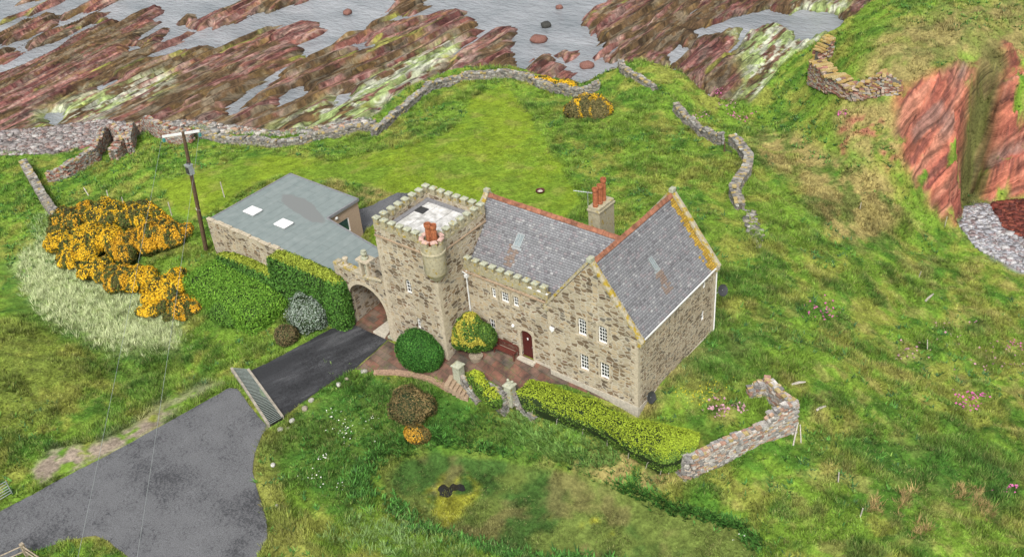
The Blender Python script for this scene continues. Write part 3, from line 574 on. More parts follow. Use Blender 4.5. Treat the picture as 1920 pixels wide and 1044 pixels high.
for (n_, bx, hmul) in ((420000, (-50, 27, -36, 40), 1), (150000, (-110, 27, -10, 95), 1.25)):
    x, y, z, px, py, d = scatter(n_, *bx)
    gm_ = Hs(x, y, GG); lm = Hs(x, y, LG); mm_ = Hs(x, y, MG)
    k = (gm_ > .6) & (rng.random(len(x)) > .55*lm)
    for a in BUILT: k &= ~((x > a[0]) & (x < a[2]) & (y > a[1]) & (y < a[3]))
    if hmul > 1: k &= ~((x > -50) & (y < 40))
    pm = msdf(PATIO, px, py); k &= pm < 0
    for rp in ROADP+[YARD, [(428,694),(468,690),(538,787),(505,810)]]: k &= msdf(rp, px, py) < -1
    x, y, z, d, lm, mm_ = (q[k] for q in (x, y, z, d, lm, mm_))
    base = Hs(x, y, CG)
    tone = fbm(x, y, .7, o=3, seed=100)
    base = base*(.45+1.2*tone)[:, None]
    dry_ = rng.random(len(x)) < .10; base[dry_] = base[dry_]*.5+np.array([.32, .31, .12])*.5
    hh = (.10+.24*sm(.35, .7, fbm(x, y, 2, o=3, seed=101)))*(1-.75*lm)*(1-.45*mm_)*hmul
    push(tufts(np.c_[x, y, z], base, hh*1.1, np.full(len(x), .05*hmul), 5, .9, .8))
x, y, z, px, py, d = scatter(9000, -75, 27, -34, 70)
k = (Hs(x, y, GG) > .8) & (Hs(x, y, LG) < .2) & (fbm(x, y, 6, o=3, seed=110) > .47) & (Hs(x, y, MG) < .3)
for a in BUILT: k &= ~((x > a[0]) & (x < a[2]) & (y > a[1]) & (y < a[3]))
for rp in ROADP+[YARD, PATIO, [(428,694),(468,690),(538,787),(505,810)]]: k &= msdf(rp, px, py) < -4
x, y = x[k], y[k]; q = rng.integers(1, 5, len(x)); x = np.repeat(x, q)+rng.normal(0, .22, q.sum()); y = np.repeat(y, q)+rng.normal(0, .22, q.sum()); cc = np.array([(.05,.15,.03),(.09,.22,.035),(.16,.25,.05),(.05,.12,.04)])[rng.integers(0, 4, len(x))]
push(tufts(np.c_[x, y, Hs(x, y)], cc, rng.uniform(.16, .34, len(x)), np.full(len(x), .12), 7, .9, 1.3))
flush('grass', 'short and tussocky grass covering the headland')
# ================================================================ HOUSE
def panel(mb, o, u, nrm, u0, u1, z0, z1, holes=(), dep=.2):
    """wall face with openings and their reveals; o at u=0,z=0"""
    o, u, nrm = (np.array(q, float) for q in (o, u, nrm)); zz = np.array([0, 0, 1.])
    us = sorted({u0, u1, *[h[0] for h in holes], *[h[1] for h in holes]}); zs = sorted({z0, z1, *[h[2] for h in holes], *[h[3] for h in holes]})
    fl = np.dot(np.cross(u, zz), nrm) > 0
    def quad(p): mb.add(p if fl else p[::-1], [(0, 1, 2, 3)])
    for a, b_ in zip(us[:-1], us[1:]):
        for c, d in zip(zs[:-1], zs[1:]):
            if any(h[0]-1e-6 <= a and b_ <= h[1]+1e-6 and h[2]-1e-6 <= c and d <= h[3]+1e-6 for h in holes): continue
            quad([o+u*a+zz*c, o+u*b_+zz*c, o+u*b_+zz*d, o+u*a+zz*d])
    for h in holes:
        a, b_, c, d = h[:4]; q = [o+u*a+zz*c, o+u*b_+zz*c, o+u*b_+zz*d, o+u*a+zz*d]
        for i in range(4):
            p0, p1 = q[i], q[(i+1) % 4]; mb.add([p1, p0, p0-nrm*dep, p1-nrm*dep], [(0, 1, 2, 3)])
    return mb
def obox(mb, o, u, nrm, a, b_, c, d, n0, n1, col=None):
    """box in wall coordinates: u a..b, z c..d, out n0..n1"""
    o, u, nrm = (np.array(q, float) for q in (o, u, nrm)); zz = np.array([0, 0, 1.])
    V = [o+u*x+nrm*y+zz*z for z in (c, d) for x, y in ((a, n0), (b_, n0), (b_, n1), (a, n1))]
    return mb.add(V, BOXF, col)
def archpts(a, b_, d, pointed=False, k=10):
    w_ = b_-a; r = w_/2; out = []
    for i in range(k+1):
        t = i/k
        if pointed:
            x = a+w_*t; q = abs(t-.5)*2; z = d-w_*.75*(1-math.sqrt(max(0, 1-q**1.6)))
        else: x = a+r-r*math.cos(math.pi*t); z = d-r*.75+r*.75*math.sin(math.pi*t)
        out.append((x, z))
    return out
def window(root, o, u, nrm, a, b_, c, d, cols, rows, arch=None, inset=.12, mat='white', pm='glass', label=None, sur=True, bar=.028, fr=.055):
    o, u, nrm = (np.array(q, float) for q in (o, u, nrm)); zz = np.array([0, 0, 1.]); mb = MB(); B = lambda *q: obox(mb, o, u, nrm, *q)
    i0, i1 = -inset-.05, -inset+.01
    ap = archpts(a, b_, d, arch == 'pointed') if arch else None
    top = lambda x: d if not ap else float(np.interp(x, [p[0] for p in ap], [p[1] for p in ap]))
    B(a, b_, c, c+.10, i0, i1+.02); B(a, a+fr, c+.10, top(a+fr), i0, i1); B(b_-fr, b_, c+.10, top(b_-fr), i0, i1)
    if not arch: B(a+fr, b_-fr, d-fr, d, i0, i1)
    else:
        for p, q in zip(ap[:-1], ap[1:]):
            P = lambda s_, dz: o+u*s_[0]+zz*(s_[1]+dz)
            mb.prism([P(p, -.065)+nrm*i0, P(q, -.065)+nrm*i0, P(q, 0)+nrm*i0, P(p, 0)+nrm*i0], nrm*(i1-i0))
    iw = (b_-a-2*fr)/cols; hz = (d-c-.10-(0 if arch else fr))/rows
    for k in range(1, cols): x = a+fr+iw*k; B(x-bar/2, x+bar/2, c+.10, top(x)-.03, i0, i1-.012)
    for k in range(1, rows):
        z = c+.10+hz*k; xs = [x for x in np.linspace(a, b_, 41) if top(x) > z+.02]
        if xs: B(max(a+fr, xs[0]), min(b_-fr, xs[-1]), z-bar*(1 if k != rows//2 else 1.5)/2, z+bar/2, i0, i1-.015)
    wo = obj('window', mb, mat, root, label=label); 
    pb = MB(); pb.add([o+u*x+zz*z+nrm*(-inset-.03) for x, z in ((a, c), (b_, c), (b_, d), (a, d))], [(0, 1, 2, 3)]); obj('pane', pb, pm, wo)
    if arch:      # stone fills the corners above the arch
        sb = MB()
        for p, q in zip(ap[:-1], ap[1:]):
            if q[1] < d-.002 or p[1] < d-.002: sb.prism([o+u*x+zz*z-nrm*.16 for x, z in (p, q, (q[0], d+.004), (p[0], d+.004))], nrm*.163)
        obj('arch_head', sb, 'quoin', wo)
    if sur:
        sb = MB(); s_ = .13
        obox(sb, o, u, nrm, a-s_, b_+s_, c-.14, c-.003, .002, .05); obox(sb, o, u, nrm, a-s_, a-.004, c, d+.002, .002, .018); obox(sb, o, u, nrm, b_+.004, b_+s_, c, d+.002, .002, .018); obox(sb, o, u, nrm, a-s_, b_+s_, d+.006, d+s_+.03, .002, .018)
        obj('window_surround', sb, 'quoin', wo)
    return wo
X1, Y1, Z1 = np.array([1., 0, 0]), np.array([0, 1., 0]), np.array([0, 0, 1.])
house = empty('stone_house', (-8, 3, 0), 'castellated stone house with square battlemented tower and grey slate roofs', 'house')
W_, D_, HE, HR = 7.0, 10.17, 5.85, 10.33
TG = (HR-HE)/(W_/2)
# gabled wing
gw = [(-4.56,-3.90,4.44,5.86), (-2.99,-2.31,4.46,5.88), (-4.51,-3.83,1.54,2.86), (-2.91,-2.21,1.56,2.86)]
mb = MB(); panel(mb, (0,0,0), X1, -Y1, -W_, 0, -.9, HE, gw); mb.add([(-W_,0,HE),(0,0,HE),(-W_/2,0,HR)], [(0,1,2)])
mb.add([(0,D_,-.9),(-W_,D_,-.9),(-W_,D_,HE),(-W_/2,D_,HR),(0,D_,HE)], [(0,1,2,3,4)])
panel(mb, (-W_,0,0), Y1, -X1, 0, .32, -.9, HE); panel(mb, (-W_,0,0), Y1, -X1, 8, D_, -.9, HE)
obj('wall', mb, 'rubble', house, label='gable end wall of tan rubble with dark stones')
ew = [(8.30,8.62,4.72,5.5), (8.25,8.6,2.0,2.8)]
mb = MB(); panel(mb, (0,0,0), Y1, X1, 0, D_, -.9, HE-.12, ew); obj('wall', mb, 'rubble_dense', house, label='long side wall of closely packed small stones')
for i, h in enumerate(gw): window(house, (0,0,0), X1, -Y1, *h, 3, 5 if i < 2 else 4, 'round' if i < 2 else None)
for h in ew: window(house, (0,0,0), Y1, X1, *h, 1, 2, sur=False, inset=.06)
# quoins
def quoins(x, y, dx, dy, z0, z1, name='quoin_stones'):
    mb = MB(); z = z0; k = 0
    while z < z1-.2:
        h = R_.uniform(.26, .36); a, c = (.5, .26) if k % 2 else (.26, .5); a *= R_.uniform(.85, 1.15); c *= R_.uniform(.85, 1.15)
        x0, x1 = sorted((x+dx*.016, x-dx*a)); y0, y1 = sorted((y+dy*.016, y-dy*c)); mb.box((x0, y0, z), (x1, y1, min(z+h-.02, z1))); z += h; k += 1
    return obj(name, mb, 'quoin', house)
quoins(0, 0, 1, -1, -.4, HE-.2); quoins(0, D_, 1, 1, -.3, HE-.3); quoins(-W_, 0, -1, -1, -.4, HE-.4)
mb = MB().box((-W_-.03, -.035, -.8), (.035, .03, .32)); obj('plinth', mb, 'slab', house)
mb = MB().box((.001, .03, -.8), (.035, D_+.03, .18)); obj('plinth', mb, 'slab', house)
# roofs of individual slates
def slates(p0, uax, vax, ulen, vlen, keep=lambda P: np.ones(len(P), bool), tint=None, seed=0, sw=.24, sh=.17):
    rg = np.random.default_rng(seed); u_, v_ = np.array(uax, float), np.array(vax, float); u_ /= np.linalg.norm(u_); v_ /= np.linalg.norm(v_); n_ = np.cross(u_, v_); p0 = np.array(p0, float)
    if n_[2] < 0: n_ = -n_
    rows = int(vlen/sh); L = []
    for r_ in range(rows):
        off_ = (r_ % 2)*sw/2; x = -off_
        while x < ulen:
            w_ = sw*rg.uniform(.86, 1.12); a, b_ = max(0, x), min(ulen, x+w_-.02); x += w_
            if b_-a > .05: L.append((a, b_, r_*sh+rg.uniform(-.012, .012), rg.uniform(0, .006)))
    L = np.array(L); a, b_, v, e = L.T; t = .024
    pt = lambda uu, vv, nn: p0+uu[:, None]*u_+vv[:, None]*v_+nn[:, None]*n_
    o = np.zeros(len(a)); top = np.minimum(v+sh*1.25, vlen)
    vm_ = v+.04; V = np.stack([pt(a, vm_, o+t*.8+e), pt(b_, vm_, o+t*.8+e), pt(b_, top, o+.003), pt(a, top, o+.003), pt(a, v, o), pt(b_, v, o), pt(a, v, o+t+e), pt(b_, v, o+t+e), pt(b_, vm_, o+t*.8+e), pt(a, vm_, o+t*.8+e)], 1); cen = V.mean(1); k = keep(cen); V = V[k]; cen = cen[k]; q = len(V)
    F = (np.array([[0, 1, 2, 3], [4, 5, 7, 6], [6, 7, 8, 9]])[None]+np.arange(q)[:, None, None]*10).reshape(-1, 4)
    rt_ = 1+.11*(rg.random(rows+1)-.5)*2; base = np.array([.205, .208, .217])*rt_[L[k][:, 2].astype(float).__truediv__(sh).round().astype(int).clip(0, rows)][:, None]; rr = rg.random(q)
    c = base*(.9+.2*rg.random((q, 1))); c[rr > .955] = np.array([.29, .29, .29])*rg.uniform(.85, 1.15, ((rr > .955).sum(), 1)); c[rr < .12] = c[rr < .12]*np.array([.75, .72, .74]); c[(rr > .2) & (rr < .3)] *= np.array([1.1, .98, .98])
    if tint is not None: c = tint(cen, c, rg)
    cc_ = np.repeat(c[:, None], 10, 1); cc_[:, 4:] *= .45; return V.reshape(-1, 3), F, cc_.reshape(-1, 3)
def roofpart(SL, under, label, parent=house, cl=(.07, .07, .075)):
    V = [s_[0] for s_ in SL]; Fs = []; o = 0; Cc = [s_[2] for s_ in SL]
    for s_ in SL: Fs += (s_[1]+o).tolist(); o += len(s_[0])
    for u_ in under: V.append(np.array(u_, float)); Fs.append(list(range(o, o+len(u_)))); o += len(u_); Cc.append(np.tile(np.array(cl), (len(u_), 1)))
    return obj('roof', None, 'slate', parent, V=np.concatenate(V), F=Fs, colr=np.concatenate(Cc), label=label)
def lich(cen, c, rg):
    f = fbm(cen[:, 1]*1.0, cen[:, 2]*1.0, .5, o=3, seed=200); edge_ = sm(.95, .25, D_-.35-cen[:, 1]-0*f-(f-.5)*1.3+.15)
    k = rg.random(len(c)) < edge_*1.2; c[k] = np.array([.42, .27, .04])*rg.uniform(.6, 1.15, (k.sum(), 1)); return c
def rust(x_, y0, y1, ax=0):
    def f(cen, c, rg):
        k = (abs(cen[:, ax]-x_) < .42) & (cen[:, 2] > y0) & (cen[:, 2] < y1) & (rg.random(len(c)) < .75); c[k] = c[k]*.45+np.array([.22, .13, .07])*.6; return c
    return f
sl = math.hypot(W_/2, HR-HE)
def etint(cen, c, rg): return lich(cen, rust(4.75, 6.55, 7.75, 1)(cen, c, rg), rg)
ov = .12
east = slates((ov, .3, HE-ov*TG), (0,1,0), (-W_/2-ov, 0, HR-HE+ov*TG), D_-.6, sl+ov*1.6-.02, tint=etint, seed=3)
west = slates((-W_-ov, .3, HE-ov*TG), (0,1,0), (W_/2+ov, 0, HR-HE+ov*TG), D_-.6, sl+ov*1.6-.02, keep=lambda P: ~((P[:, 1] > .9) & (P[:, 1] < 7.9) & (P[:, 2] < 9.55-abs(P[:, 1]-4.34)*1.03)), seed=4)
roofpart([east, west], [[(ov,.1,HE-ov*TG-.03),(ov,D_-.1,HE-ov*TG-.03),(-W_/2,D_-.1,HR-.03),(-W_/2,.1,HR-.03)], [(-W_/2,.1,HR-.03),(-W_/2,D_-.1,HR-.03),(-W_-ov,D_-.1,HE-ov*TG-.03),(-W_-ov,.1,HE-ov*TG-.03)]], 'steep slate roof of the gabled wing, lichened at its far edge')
def ridge(a, b_, dirn, name='ridge_tiles'):
    a, b_ = np.array(a, float), np.array(b_, float); L = np.linalg.norm(b_-a); d = (b_-a)/L; s_ = np.cross(d, Z1); k = int(L/.42); mb = MB()
    for i in range(k):
        p = a+d*(i*L/k); q = a+d*((i+1)*L/k-.02); j = R_.uniform(-.008, .012); w_ = .2; h = .2
        pr = [p+Z1*(.1+j), p-s_*w_+Z1*(-h+.06+j), p-s_*w_+Z1*(-h+.02+j), p+Z1*(.03+j), p+s_*w_+Z1*(-h+.02+j), p+s_*w_+Z1*(-h+.06+j)]; mb.prism(pr, q-p)
        if i % 2 == 0: mb.box(q+np.array([-.03, -.03, .08]), q+np.array([.03, .03, .13+j]))
    return obj(name, mb, 'terra', house)
ridge((-W_/2,.3,HR+.03), (-W_/2,D_-.3,HR+.03), 0)
def coping(a, b_, wdir, w0, w1, th=.16, mat='cope'):
    """raking stone cope from a to b, spanning w0..w1 along wdir"""
    a, b_, wd = (np.array(q, float) for q in (a, b_, wdir)); L = np.linalg.norm(b_-a); d = (b_-a)/L; n_ = np.cross(d, wd); n_ = n_ if n_[2] > 0 else -n_; mb = MB(); s0 = 0
    while s0 < L-.05:
        s1 = min(L, s0+R_.uniform(.6, .95)); j = R_.uniform(-.008, .008); p, q = a+d*s0, a+d*(s1-.012)
        mb.prism([p+wd*w0+n_*j, p+wd*w1+n_*j, p+wd*w1+n_*(th*.8+j), p+wd*(w0+w1)/2+n_*(th+j), p+wd*w0+n_*(th*.8+j)], q-p); s0 = s1
    return mb
for y0, y1, lb in ((-.06, .36, 'front'), (D_-.36, D_+.06, 'back')):
    for sx_ in (1, -1):
        mb = coping((-W_/2+sx_*(W_/2+.2), 0, HE-.2*TG+.02), (-W_/2+sx_*.04, 0, HR+.05), Y1, y0, y1, .2); obj('coping', mb, 'cope', house)
    mb = MB().box((-W_/2-.17, y0-.02, HR+.12), (-W_/2+.17, y1+.02, HR+.42)); obj('apex_stone', mb, 'cap', house, bevel=.03)
for x_, s_ in ((0, 1), (-W_, -1)):
    for y0, y1 in ((-.07, .4), (D_-.4, D_+.07)):
        xa, xb = sorted((x_-s_*.05, x_+s_*.26)); obj('kneeler', MB().box((xa, y0, HE-.5), (xb, y1, HE-.12)), 'cope', house, bevel=.02)
# main range
MF, RY, RZ, PZT, MX0 = .3, 4.34, 9.72, 5.95, -15.3
mh = [(-12.05,-11.68,4.33,5.2), (-11.22,-10.55,4.33,5.2), (-10.17,-9.70,4.33,5.2), (-12.55,-12.05,1.4,2.3), (-9.75,-8.75,.02,2.5)]
mb = MB(); panel(mb, (0,MF,0), X1, -Y1, -14.6, -W_, -1, PZT, mh); obj('wall', mb, 'rubble', house, label='front wall between tower and gable with the maroon door')
mb = MB().box((-14.5, MF-.03, -.5), (-9.95, MF+.02, .25)).box((-8.6, MF-.03, -.5), (-W_-.04, MF+.02, .25)); obj('plinth', mb, 'slab', house)
for i, h in enumerate(mh[:4]): window(house, (0,MF,0), X1, -Y1, *h, (2, 3, 2, 2)[i], (3, 3, 3, 2)[i], fr=.05)
bk = 2*RY-.75
mb = MB(); panel(mb, (0,bk,0), X1, Y1, MX0, -W_, -1.2, 6.0); panel(mb, (MX0,0,0), Y1, -X1, .75, bk, -1.2, 6.0); mb.add([(MX0,.75,6.0),(MX0,bk,6.0),(MX0,RY,RZ-.05)], [(0,2,1)]); obj('wall', mb, 'rubble', house, label='rear and end walls of the main range')
ms = math.hypot(RY-.75, RZ-5.98)
keepm = lambda P: P[:, 0] < -3.5-(HR-P[:, 2])/TG-.02
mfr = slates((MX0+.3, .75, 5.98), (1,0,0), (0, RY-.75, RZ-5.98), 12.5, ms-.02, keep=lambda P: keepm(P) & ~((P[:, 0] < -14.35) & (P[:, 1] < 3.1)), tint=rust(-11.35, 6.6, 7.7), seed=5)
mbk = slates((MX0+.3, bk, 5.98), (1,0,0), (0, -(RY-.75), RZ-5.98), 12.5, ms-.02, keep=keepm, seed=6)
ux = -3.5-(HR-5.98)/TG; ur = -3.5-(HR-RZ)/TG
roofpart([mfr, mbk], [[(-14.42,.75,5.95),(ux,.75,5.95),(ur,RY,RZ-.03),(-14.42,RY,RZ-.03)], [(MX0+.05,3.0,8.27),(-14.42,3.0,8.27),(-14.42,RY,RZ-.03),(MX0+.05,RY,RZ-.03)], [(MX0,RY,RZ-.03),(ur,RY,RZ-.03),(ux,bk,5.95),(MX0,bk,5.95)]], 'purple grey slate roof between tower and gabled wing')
ridge((MX0+.35,RY,RZ+.03), (-4.02,RY,RZ+.03), 0)
mb = coping((0, 3.05, RZ+.05-(RY-3.05)*1.035), (0, RY-.03, RZ+.05), -X1, 14.95, 15.35, .2); obj('coping', mb, 'cope', house)
mb = coping((0, bk+.1, 5.98), (0, RY+.03, RZ+.05), -X1, 14.95, 15.35, .2); obj('coping', mb, 'cope', house)
obj('apex_stone', MB().box((-15.36, RY-.17, RZ+.14), (-14.94, RY+.17, RZ+.4)), 'cap', house, bevel=.03)
obj('roof_gutter', MB().box((-14.42, .62, 5.8), (ux+.05, .8, 5.99)), 'lead', house)
# parapet and merlons
def merlon(parent, x, y, z, rot=0, w_=.42, d=.36, h=.46, mat='merlon', cap='cap', proto={}):
    key = (w_, d, h, mat, cap)
    if key not in proto:
        m1 = MB().box((-w_/2, -d/2, 0), (w_/2, d/2, h)); c = MB(); e = .05
        c.add([(-w_/2-e,-d/2-e,h),(w_/2+e,-d/2-e,h),(w_/2+e,d/2+e,h),(-w_/2-e,d/2+e,h),(-w_/2-e,-d/2-e,h+.09),(w_/2+e,-d/2-e,h+.09),(w_/2+e,d/2+e,h+.09),(-w_/2-e,d/2+e,h+.09),(-w_/2+.06,-d/2+.06,h+.19),(w_/2-.06,-d/2+.06,h+.19),(w_/2-.06,d/2-.06,h+.19),(-w_/2+.06,d/2-.06,h+.19)],
              [(0,3,2,1),(0,1,5,4),(1,2,6,5),(2,3,7,6),(3,0,4,7),(4,5,9,8),(5,6,10,9),(6,7,11,10),(7,4,8,11),(8,9,10,11)])
        me = rawmesh('merlon', np.concatenate(m1.v), m1.f); me.materials.append(M[mat]); mc = rawmesh('cap_stone', np.concatenate(c.v), c.f); mc.materials.append(M[cap]); proto[key] = (me, mc)
    me, mc = proto[key]; o = bpy.data.objects.new('merlon', me); COL.objects.link(o); o.parent = parent; o.location = (np.array([x, y, z])-WL[parent.name]).tolist(); o.rotation_euler = (0, 0, rot); WL[o.name] = np.array([x, y, z], float)
    k = bpy.data.objects.new('cap_stone', mc); COL.objects.link(k); k.parent = o
    for q in (o, k): bv = q.modifiers.new('bevel', 'BEVEL'); bv.width = .018; bv.segments = 1
    return o
par = obj('parapet', MB().box((-14.42, MF-.06, PZT), (-W_-.1, MF+.33, 6.42)), 'merlon', house, label='low battlemented parapet over the front wall')
obj('string_course', MB().box((-14.4, MF-.11, 5.66), (-W_-.02, MF+.02, 5.78)), 'band', house, bevel=.02)
for i in range(10): merlon(par, -14.1+i*.735, MF+.13, 6.422, 0, .40, .36, .42)
# tower
TX0, TX1, TY0, TY1, TZP = -19.95, -14.42, -2.42, 3.1, 9.22
th = [(-17.68,-17.12,4.28,5.5), (-17.12,-16.78,1.3,2.3)]
mb = MB(); panel(mb, (0,TY0,0), X1, -Y1, TX0, TX1, -2.2, TZP, th); panel(mb, (TX1,0,0), Y1, X1, TY0, TY1, -1.2, TZP); panel(mb, (TX0,0,0), Y1, -X1, TY0, TY1, -2.2, TZP); panel(mb, (0,TY1,0), X1, Y1, TX0, TX1, -1.2, TZP)
i_ = .34
for a, b_, c, d in ((TX0, TX1, TY0, TY0+i_), (TX0, TX1, TY1-i_, TY1), (TX0, TX0+i_, TY0+i_, TY1-i_), (TX1-i_, TX1, TY0+i_, TY1-i_)): mb.add([(a,c,TZP),(b_,c,TZP),(b_,d,TZP),(a,d,TZP)], [(0,1,2,3)])
for p, q in (((TX0+i_,TY0+i_),(TX1-i_,TY0+i_)),((TX1-i_,TY0+i_),(TX1-i_,TY1-i_)),((TX1-i_,TY1-i_),(TX0+i_,TY1-i_)),((TX0+i_,TY1-i_),(TX0+i_,TY0+i_))): mb.add([(*p,8.6),(*q,8.6),(*q,TZP),(*p,TZP)], [(3,2,1,0)])
tw = obj('wall', mb, 'rubble', house, label='square stone tower walls')
window(house, (0,TY0,0), X1, -Y1, *th[0], 2, 4, 'pointed'); window(house, (0,TY0,0), X1, -Y1, *th[1], 2, 3, 'pointed', sur=False)
mb = MB()
for k in range(7):
    a = TX0+i_+k*(TX1-TX0-2*i_)/7; b_ = a+(TX1-TX0-2*i_)/7-.03; mb.box((a, TY0+i_, 8.5), (b_, TY1-i_, 8.78+.012*(k % 2)))
obj('tower_roof', mb, 'leadw', house, label='flat pale grey sheeted tower roof')
mb = MB().box((TX0+i_+.01, TY1-i_-.35, 8.79), (TX1-i_-.01, TY1-i_-.01, 8.9)).box((TX0+i_+.01, TY0+i_+.01, 8.79), (TX0+i_+.4, TY1-i_-.36, 8.86)); obj('lead_gutter', mb, 'lead', house)
obj('roof_hatch', MB().box((-19.2, .9, 8.795), (-18.4, 1.6, 8.88)), 'iron', house, bevel=.02)
mb = MB(); e = .07
for a, b_, c, d in ((TX0-e, TX1+e, TY0-e, TY0+.02), (TX0-e, TX1+e, TY1-.02, TY1+e), (TX0-e, TX0+.02, TY0+.02, TY1-.02), (TX1-.02, TX1+e, TY0+.02, TY1-.02)): mb.box((a, c, 8.3), (b_, d, 8.42))
obj('string_course', mb, 'band', house, bevel=.02)
n_ = 8; tx = np.linspace(TX0+.2, TX1-.2, n_); ty = np.linspace(TY0+.2, TY1-.2, n_)
tpar = obj('parapet', MB().box((TX0-.02, TY0-.02, TZP-.14), (TX1+.02, TY0+i_-.05, TZP+.02)).box((TX0-.02, TY1-i_+.05, TZP-.14), (TX1+.02, TY1+.02, TZP+.02)).box((TX0-.02, TY0+i_-.05, TZP-.14), (TX0+i_-.05, TY1-i_+.05, TZP+.02)).box((TX1-i_+.05, TY0+i_-.05, TZP-.14), (TX1+.02, TY1-i_+.05, TZP+.02)), 'merlon', house, label='battlements round the top of the tower')
for k in range(n_):
    if k < 7: merlon(tpar, tx[k], ty[0], TZP+.022)
    merlon(tpar, tx[k], ty[-1], TZP+.022)
    if 0 < k < 7: merlon(tpar, tx[0], ty[k], TZP+.022); merlon(tpar, tx[-1], ty[k], TZP+.022)
quoins(TX0, TY0, -1, -1, -1.6, 8.2); quoins(TX1, TY0, 1, -1, -.7, 6.3)
# round corner turret with two pots
tc = (TX1-.12, TY0+.12); mb = MB().lathe((*tc, 0), [(.05, 6.35), (.3, 6.5), (.52, 6.75), (.55, 6.9), (.7, 7.05), (.78, 7.25), (.78, 8.75), (.86, 8.8), (.86, 8.92), (.8, 8.96), (.8, 9.5), (.55, 9.5), (.55, 9.2)], 28)
tur = obj('turret', mb, 'turret', house, smooth=True, label='round corbelled corner turret on the tower, streaked with lichen')
for k in range(7):
    a = 2*math.pi*(k+.3)/7; merlon(tur, tc[0]+.68*math.cos(a), tc[1]+.68*math.sin(a), 9.5, a+math.pi/2, .38, .24, .3, 'merlon', 'pink')
def pot(parent, x, y, z, h=1.35, r=.17):
    mb = MB(); n2_ = 16; V = []; prof = [(1.15,0),(1.15,.12),(1,.15),(1,.72),(.92,.78),(1.22,.86),(1.3,.9),(1.3,1),(1.05,1),(1.0,.8)]
    for rr, zz_ in prof:
        for k in range(n2_): fl = (.9 if k % 2 else 1.06) if .14 < zz_ < .75 else 1; V.append((x+r*rr*fl*math.cos(2*math.pi*k/n2_), y+r*rr*fl*math.sin(2*math.pi*k/n2_), z+h*zz_))
    F_ = [(i*n2_+k, i*n2_+(k+1) % n2_, (i+1)*n2_+(k+1) % n2_, (i+1)*n2_+k) for i in range(len(prof)-1) for k in range(n2_)]
    mb.add(V, F_); po = obj('chimney_pot', mb, 'pot', parent)
    obj('flue', MB().lathe((x, y, z+h*.8), [(r*.98, 0), (r*.98, .02)], 16), 'dark', po)
for dx, dy in ((-.2, -.02), (.22, .06)): pot(tur, tc[0]+dx, tc[1]+dy, 9.15, 1.75, .19)
# chimney stack
cx0, cx1, cy0, cy1, cz = -8.45, -7.5, 7.1, 8.95, 9.3
mb = MB().box((cx0, cy0, 5.5), (cx1, cy1, cz-.35)).box((cx0-.07, cy0-.07, cz-.35), (cx1+.07, cy1+.07, cz-.2)).box((cx0, cy0, cz-.2), (cx1, cy1, cz))
ch = obj('chimney', mb, 'turret', house, bevel=.02, label='pale stone chimney stack behind the main ridge')
for i in range(3): pot(ch, -7.98+(.05 if i == 1 else 0), 7.35+i*.5, cz-.02, (1.45, 1.5, 1.75)[i], .17)
ae = empty('tv_aerial', (cx0-.1, cy0+.3, cz-.6), 'thin metal television aerial strapped to the chimney stack', 'aerial')
mb = MB().tube([(cx0-.12, cy0+.2, cz-.7), (cx0-.12, cy0+.2, cz+1.0)], .022, 6); obj('mast', mb, 'zinc', ae)
mb = MB(); a0 = np.array([cx0-.9, cy0-.35, cz+1.15]); a1 = np.array([cx0+.35, cy0+.55, cz+.85]); mb.tube([a0, a1], .018, 5)
for k in range(9):
    p = a0+(a1-a0)*k/9; s_ = np.array([.3, -.42, 0])*(.45+.03*k); mb.tube([p-s_*.5, p+s_*.5], .012, 4)
obj('boom', mb, 'zinc', ae)
# door, bell, lamp, pipes
mb = MB(); ap = archpts(-9.75, -8.75, 2.5); mb.prism([(x, MF+.16, z) for x, z in [(-9.75, .1), (-8.75, .1)]+ap[::-1]], (0, .05, 0))
for k in range(1, 6): x = -9.75+k/6; mb.box((x-.008, MF+.145, .12), (x+.008, MF+.161, 2.2))
dr = obj('door', mb, 'door', house, label='dark maroon plank door with arched head')
obj('door_handle', MB().lathe((-8.9, MF+.12, 1.1), [(.02, 0), (.035, .03), (.02, .07)], 8), 'zinc', dr)
obj('door_knocker', MB().box((-9.3, MF+.12, 1.65), (-9.2, MF+.145, 1.82)), 'white', dr)
sb = MB()
for p, q in zip(ap[:-1], ap[1:]): sb.prism([(x, MF+.2, z) for x, z in (p, q, (q[0], 2.504), (p[0], 2.504))], (0, -.203, 0))
sb.box((-9.95, MF-.022, 0), (-9.755, MF-.002, 2.5)); sb.box((-8.745, MF-.022, 0), (-8.55, MF-.002, 2.5)); sb.box((-9.95, MF-.022, 2.506), (-8.55, MF-.002, 2.72)); obj('door_surround', sb, 'quoin', dr)
obj('doorstep', MB().box((-9.95, MF-.42, -.1), (-8.5, MF-.035, .13)), 'slab', house, bevel=.02)
mb = MB().add([(-6.85,-.01,4.15),(-6.5,-.01,4.15),(-6.5,-.01,3.95),(-6.67,-.01,3.75),(-6.85,-.01,3.95),(-6.85,-.1,4.15),(-6.5,-.1,4.15),(-6.5,-.1,3.95),(-6.67,-.1,3.75),(-6.85,-.1,3.95)], [(5,6,7,8,9),(0,1,6,5),(1,2,7,6),(2,3,8,7),(3,4,9,8),(4,0,5,9)]); obj('alarm_box', mb, 'white', house)
obj('wall_lamp', MB().lathe((-10.3, MF-.1, 2.5), [(.05, 0), (.11, .06), (.11, .18), (.05, .26)], 10), 'white', house)
mb = MB().tube([(-14.2, MF-.09, -.3), (-14.2, MF-.09, 5.5), (-14.2, MF+.0, 5.85)], .055, 8).box((-14.33, MF-.22, 5.3), (-14.07, MF-.0, 5.55)).tube([(-14.36, MF-.3, 5.86), (-14.2, MF-.1, 5.6)], .05, 8); obj('downpipe', mb, 'pipe', house)
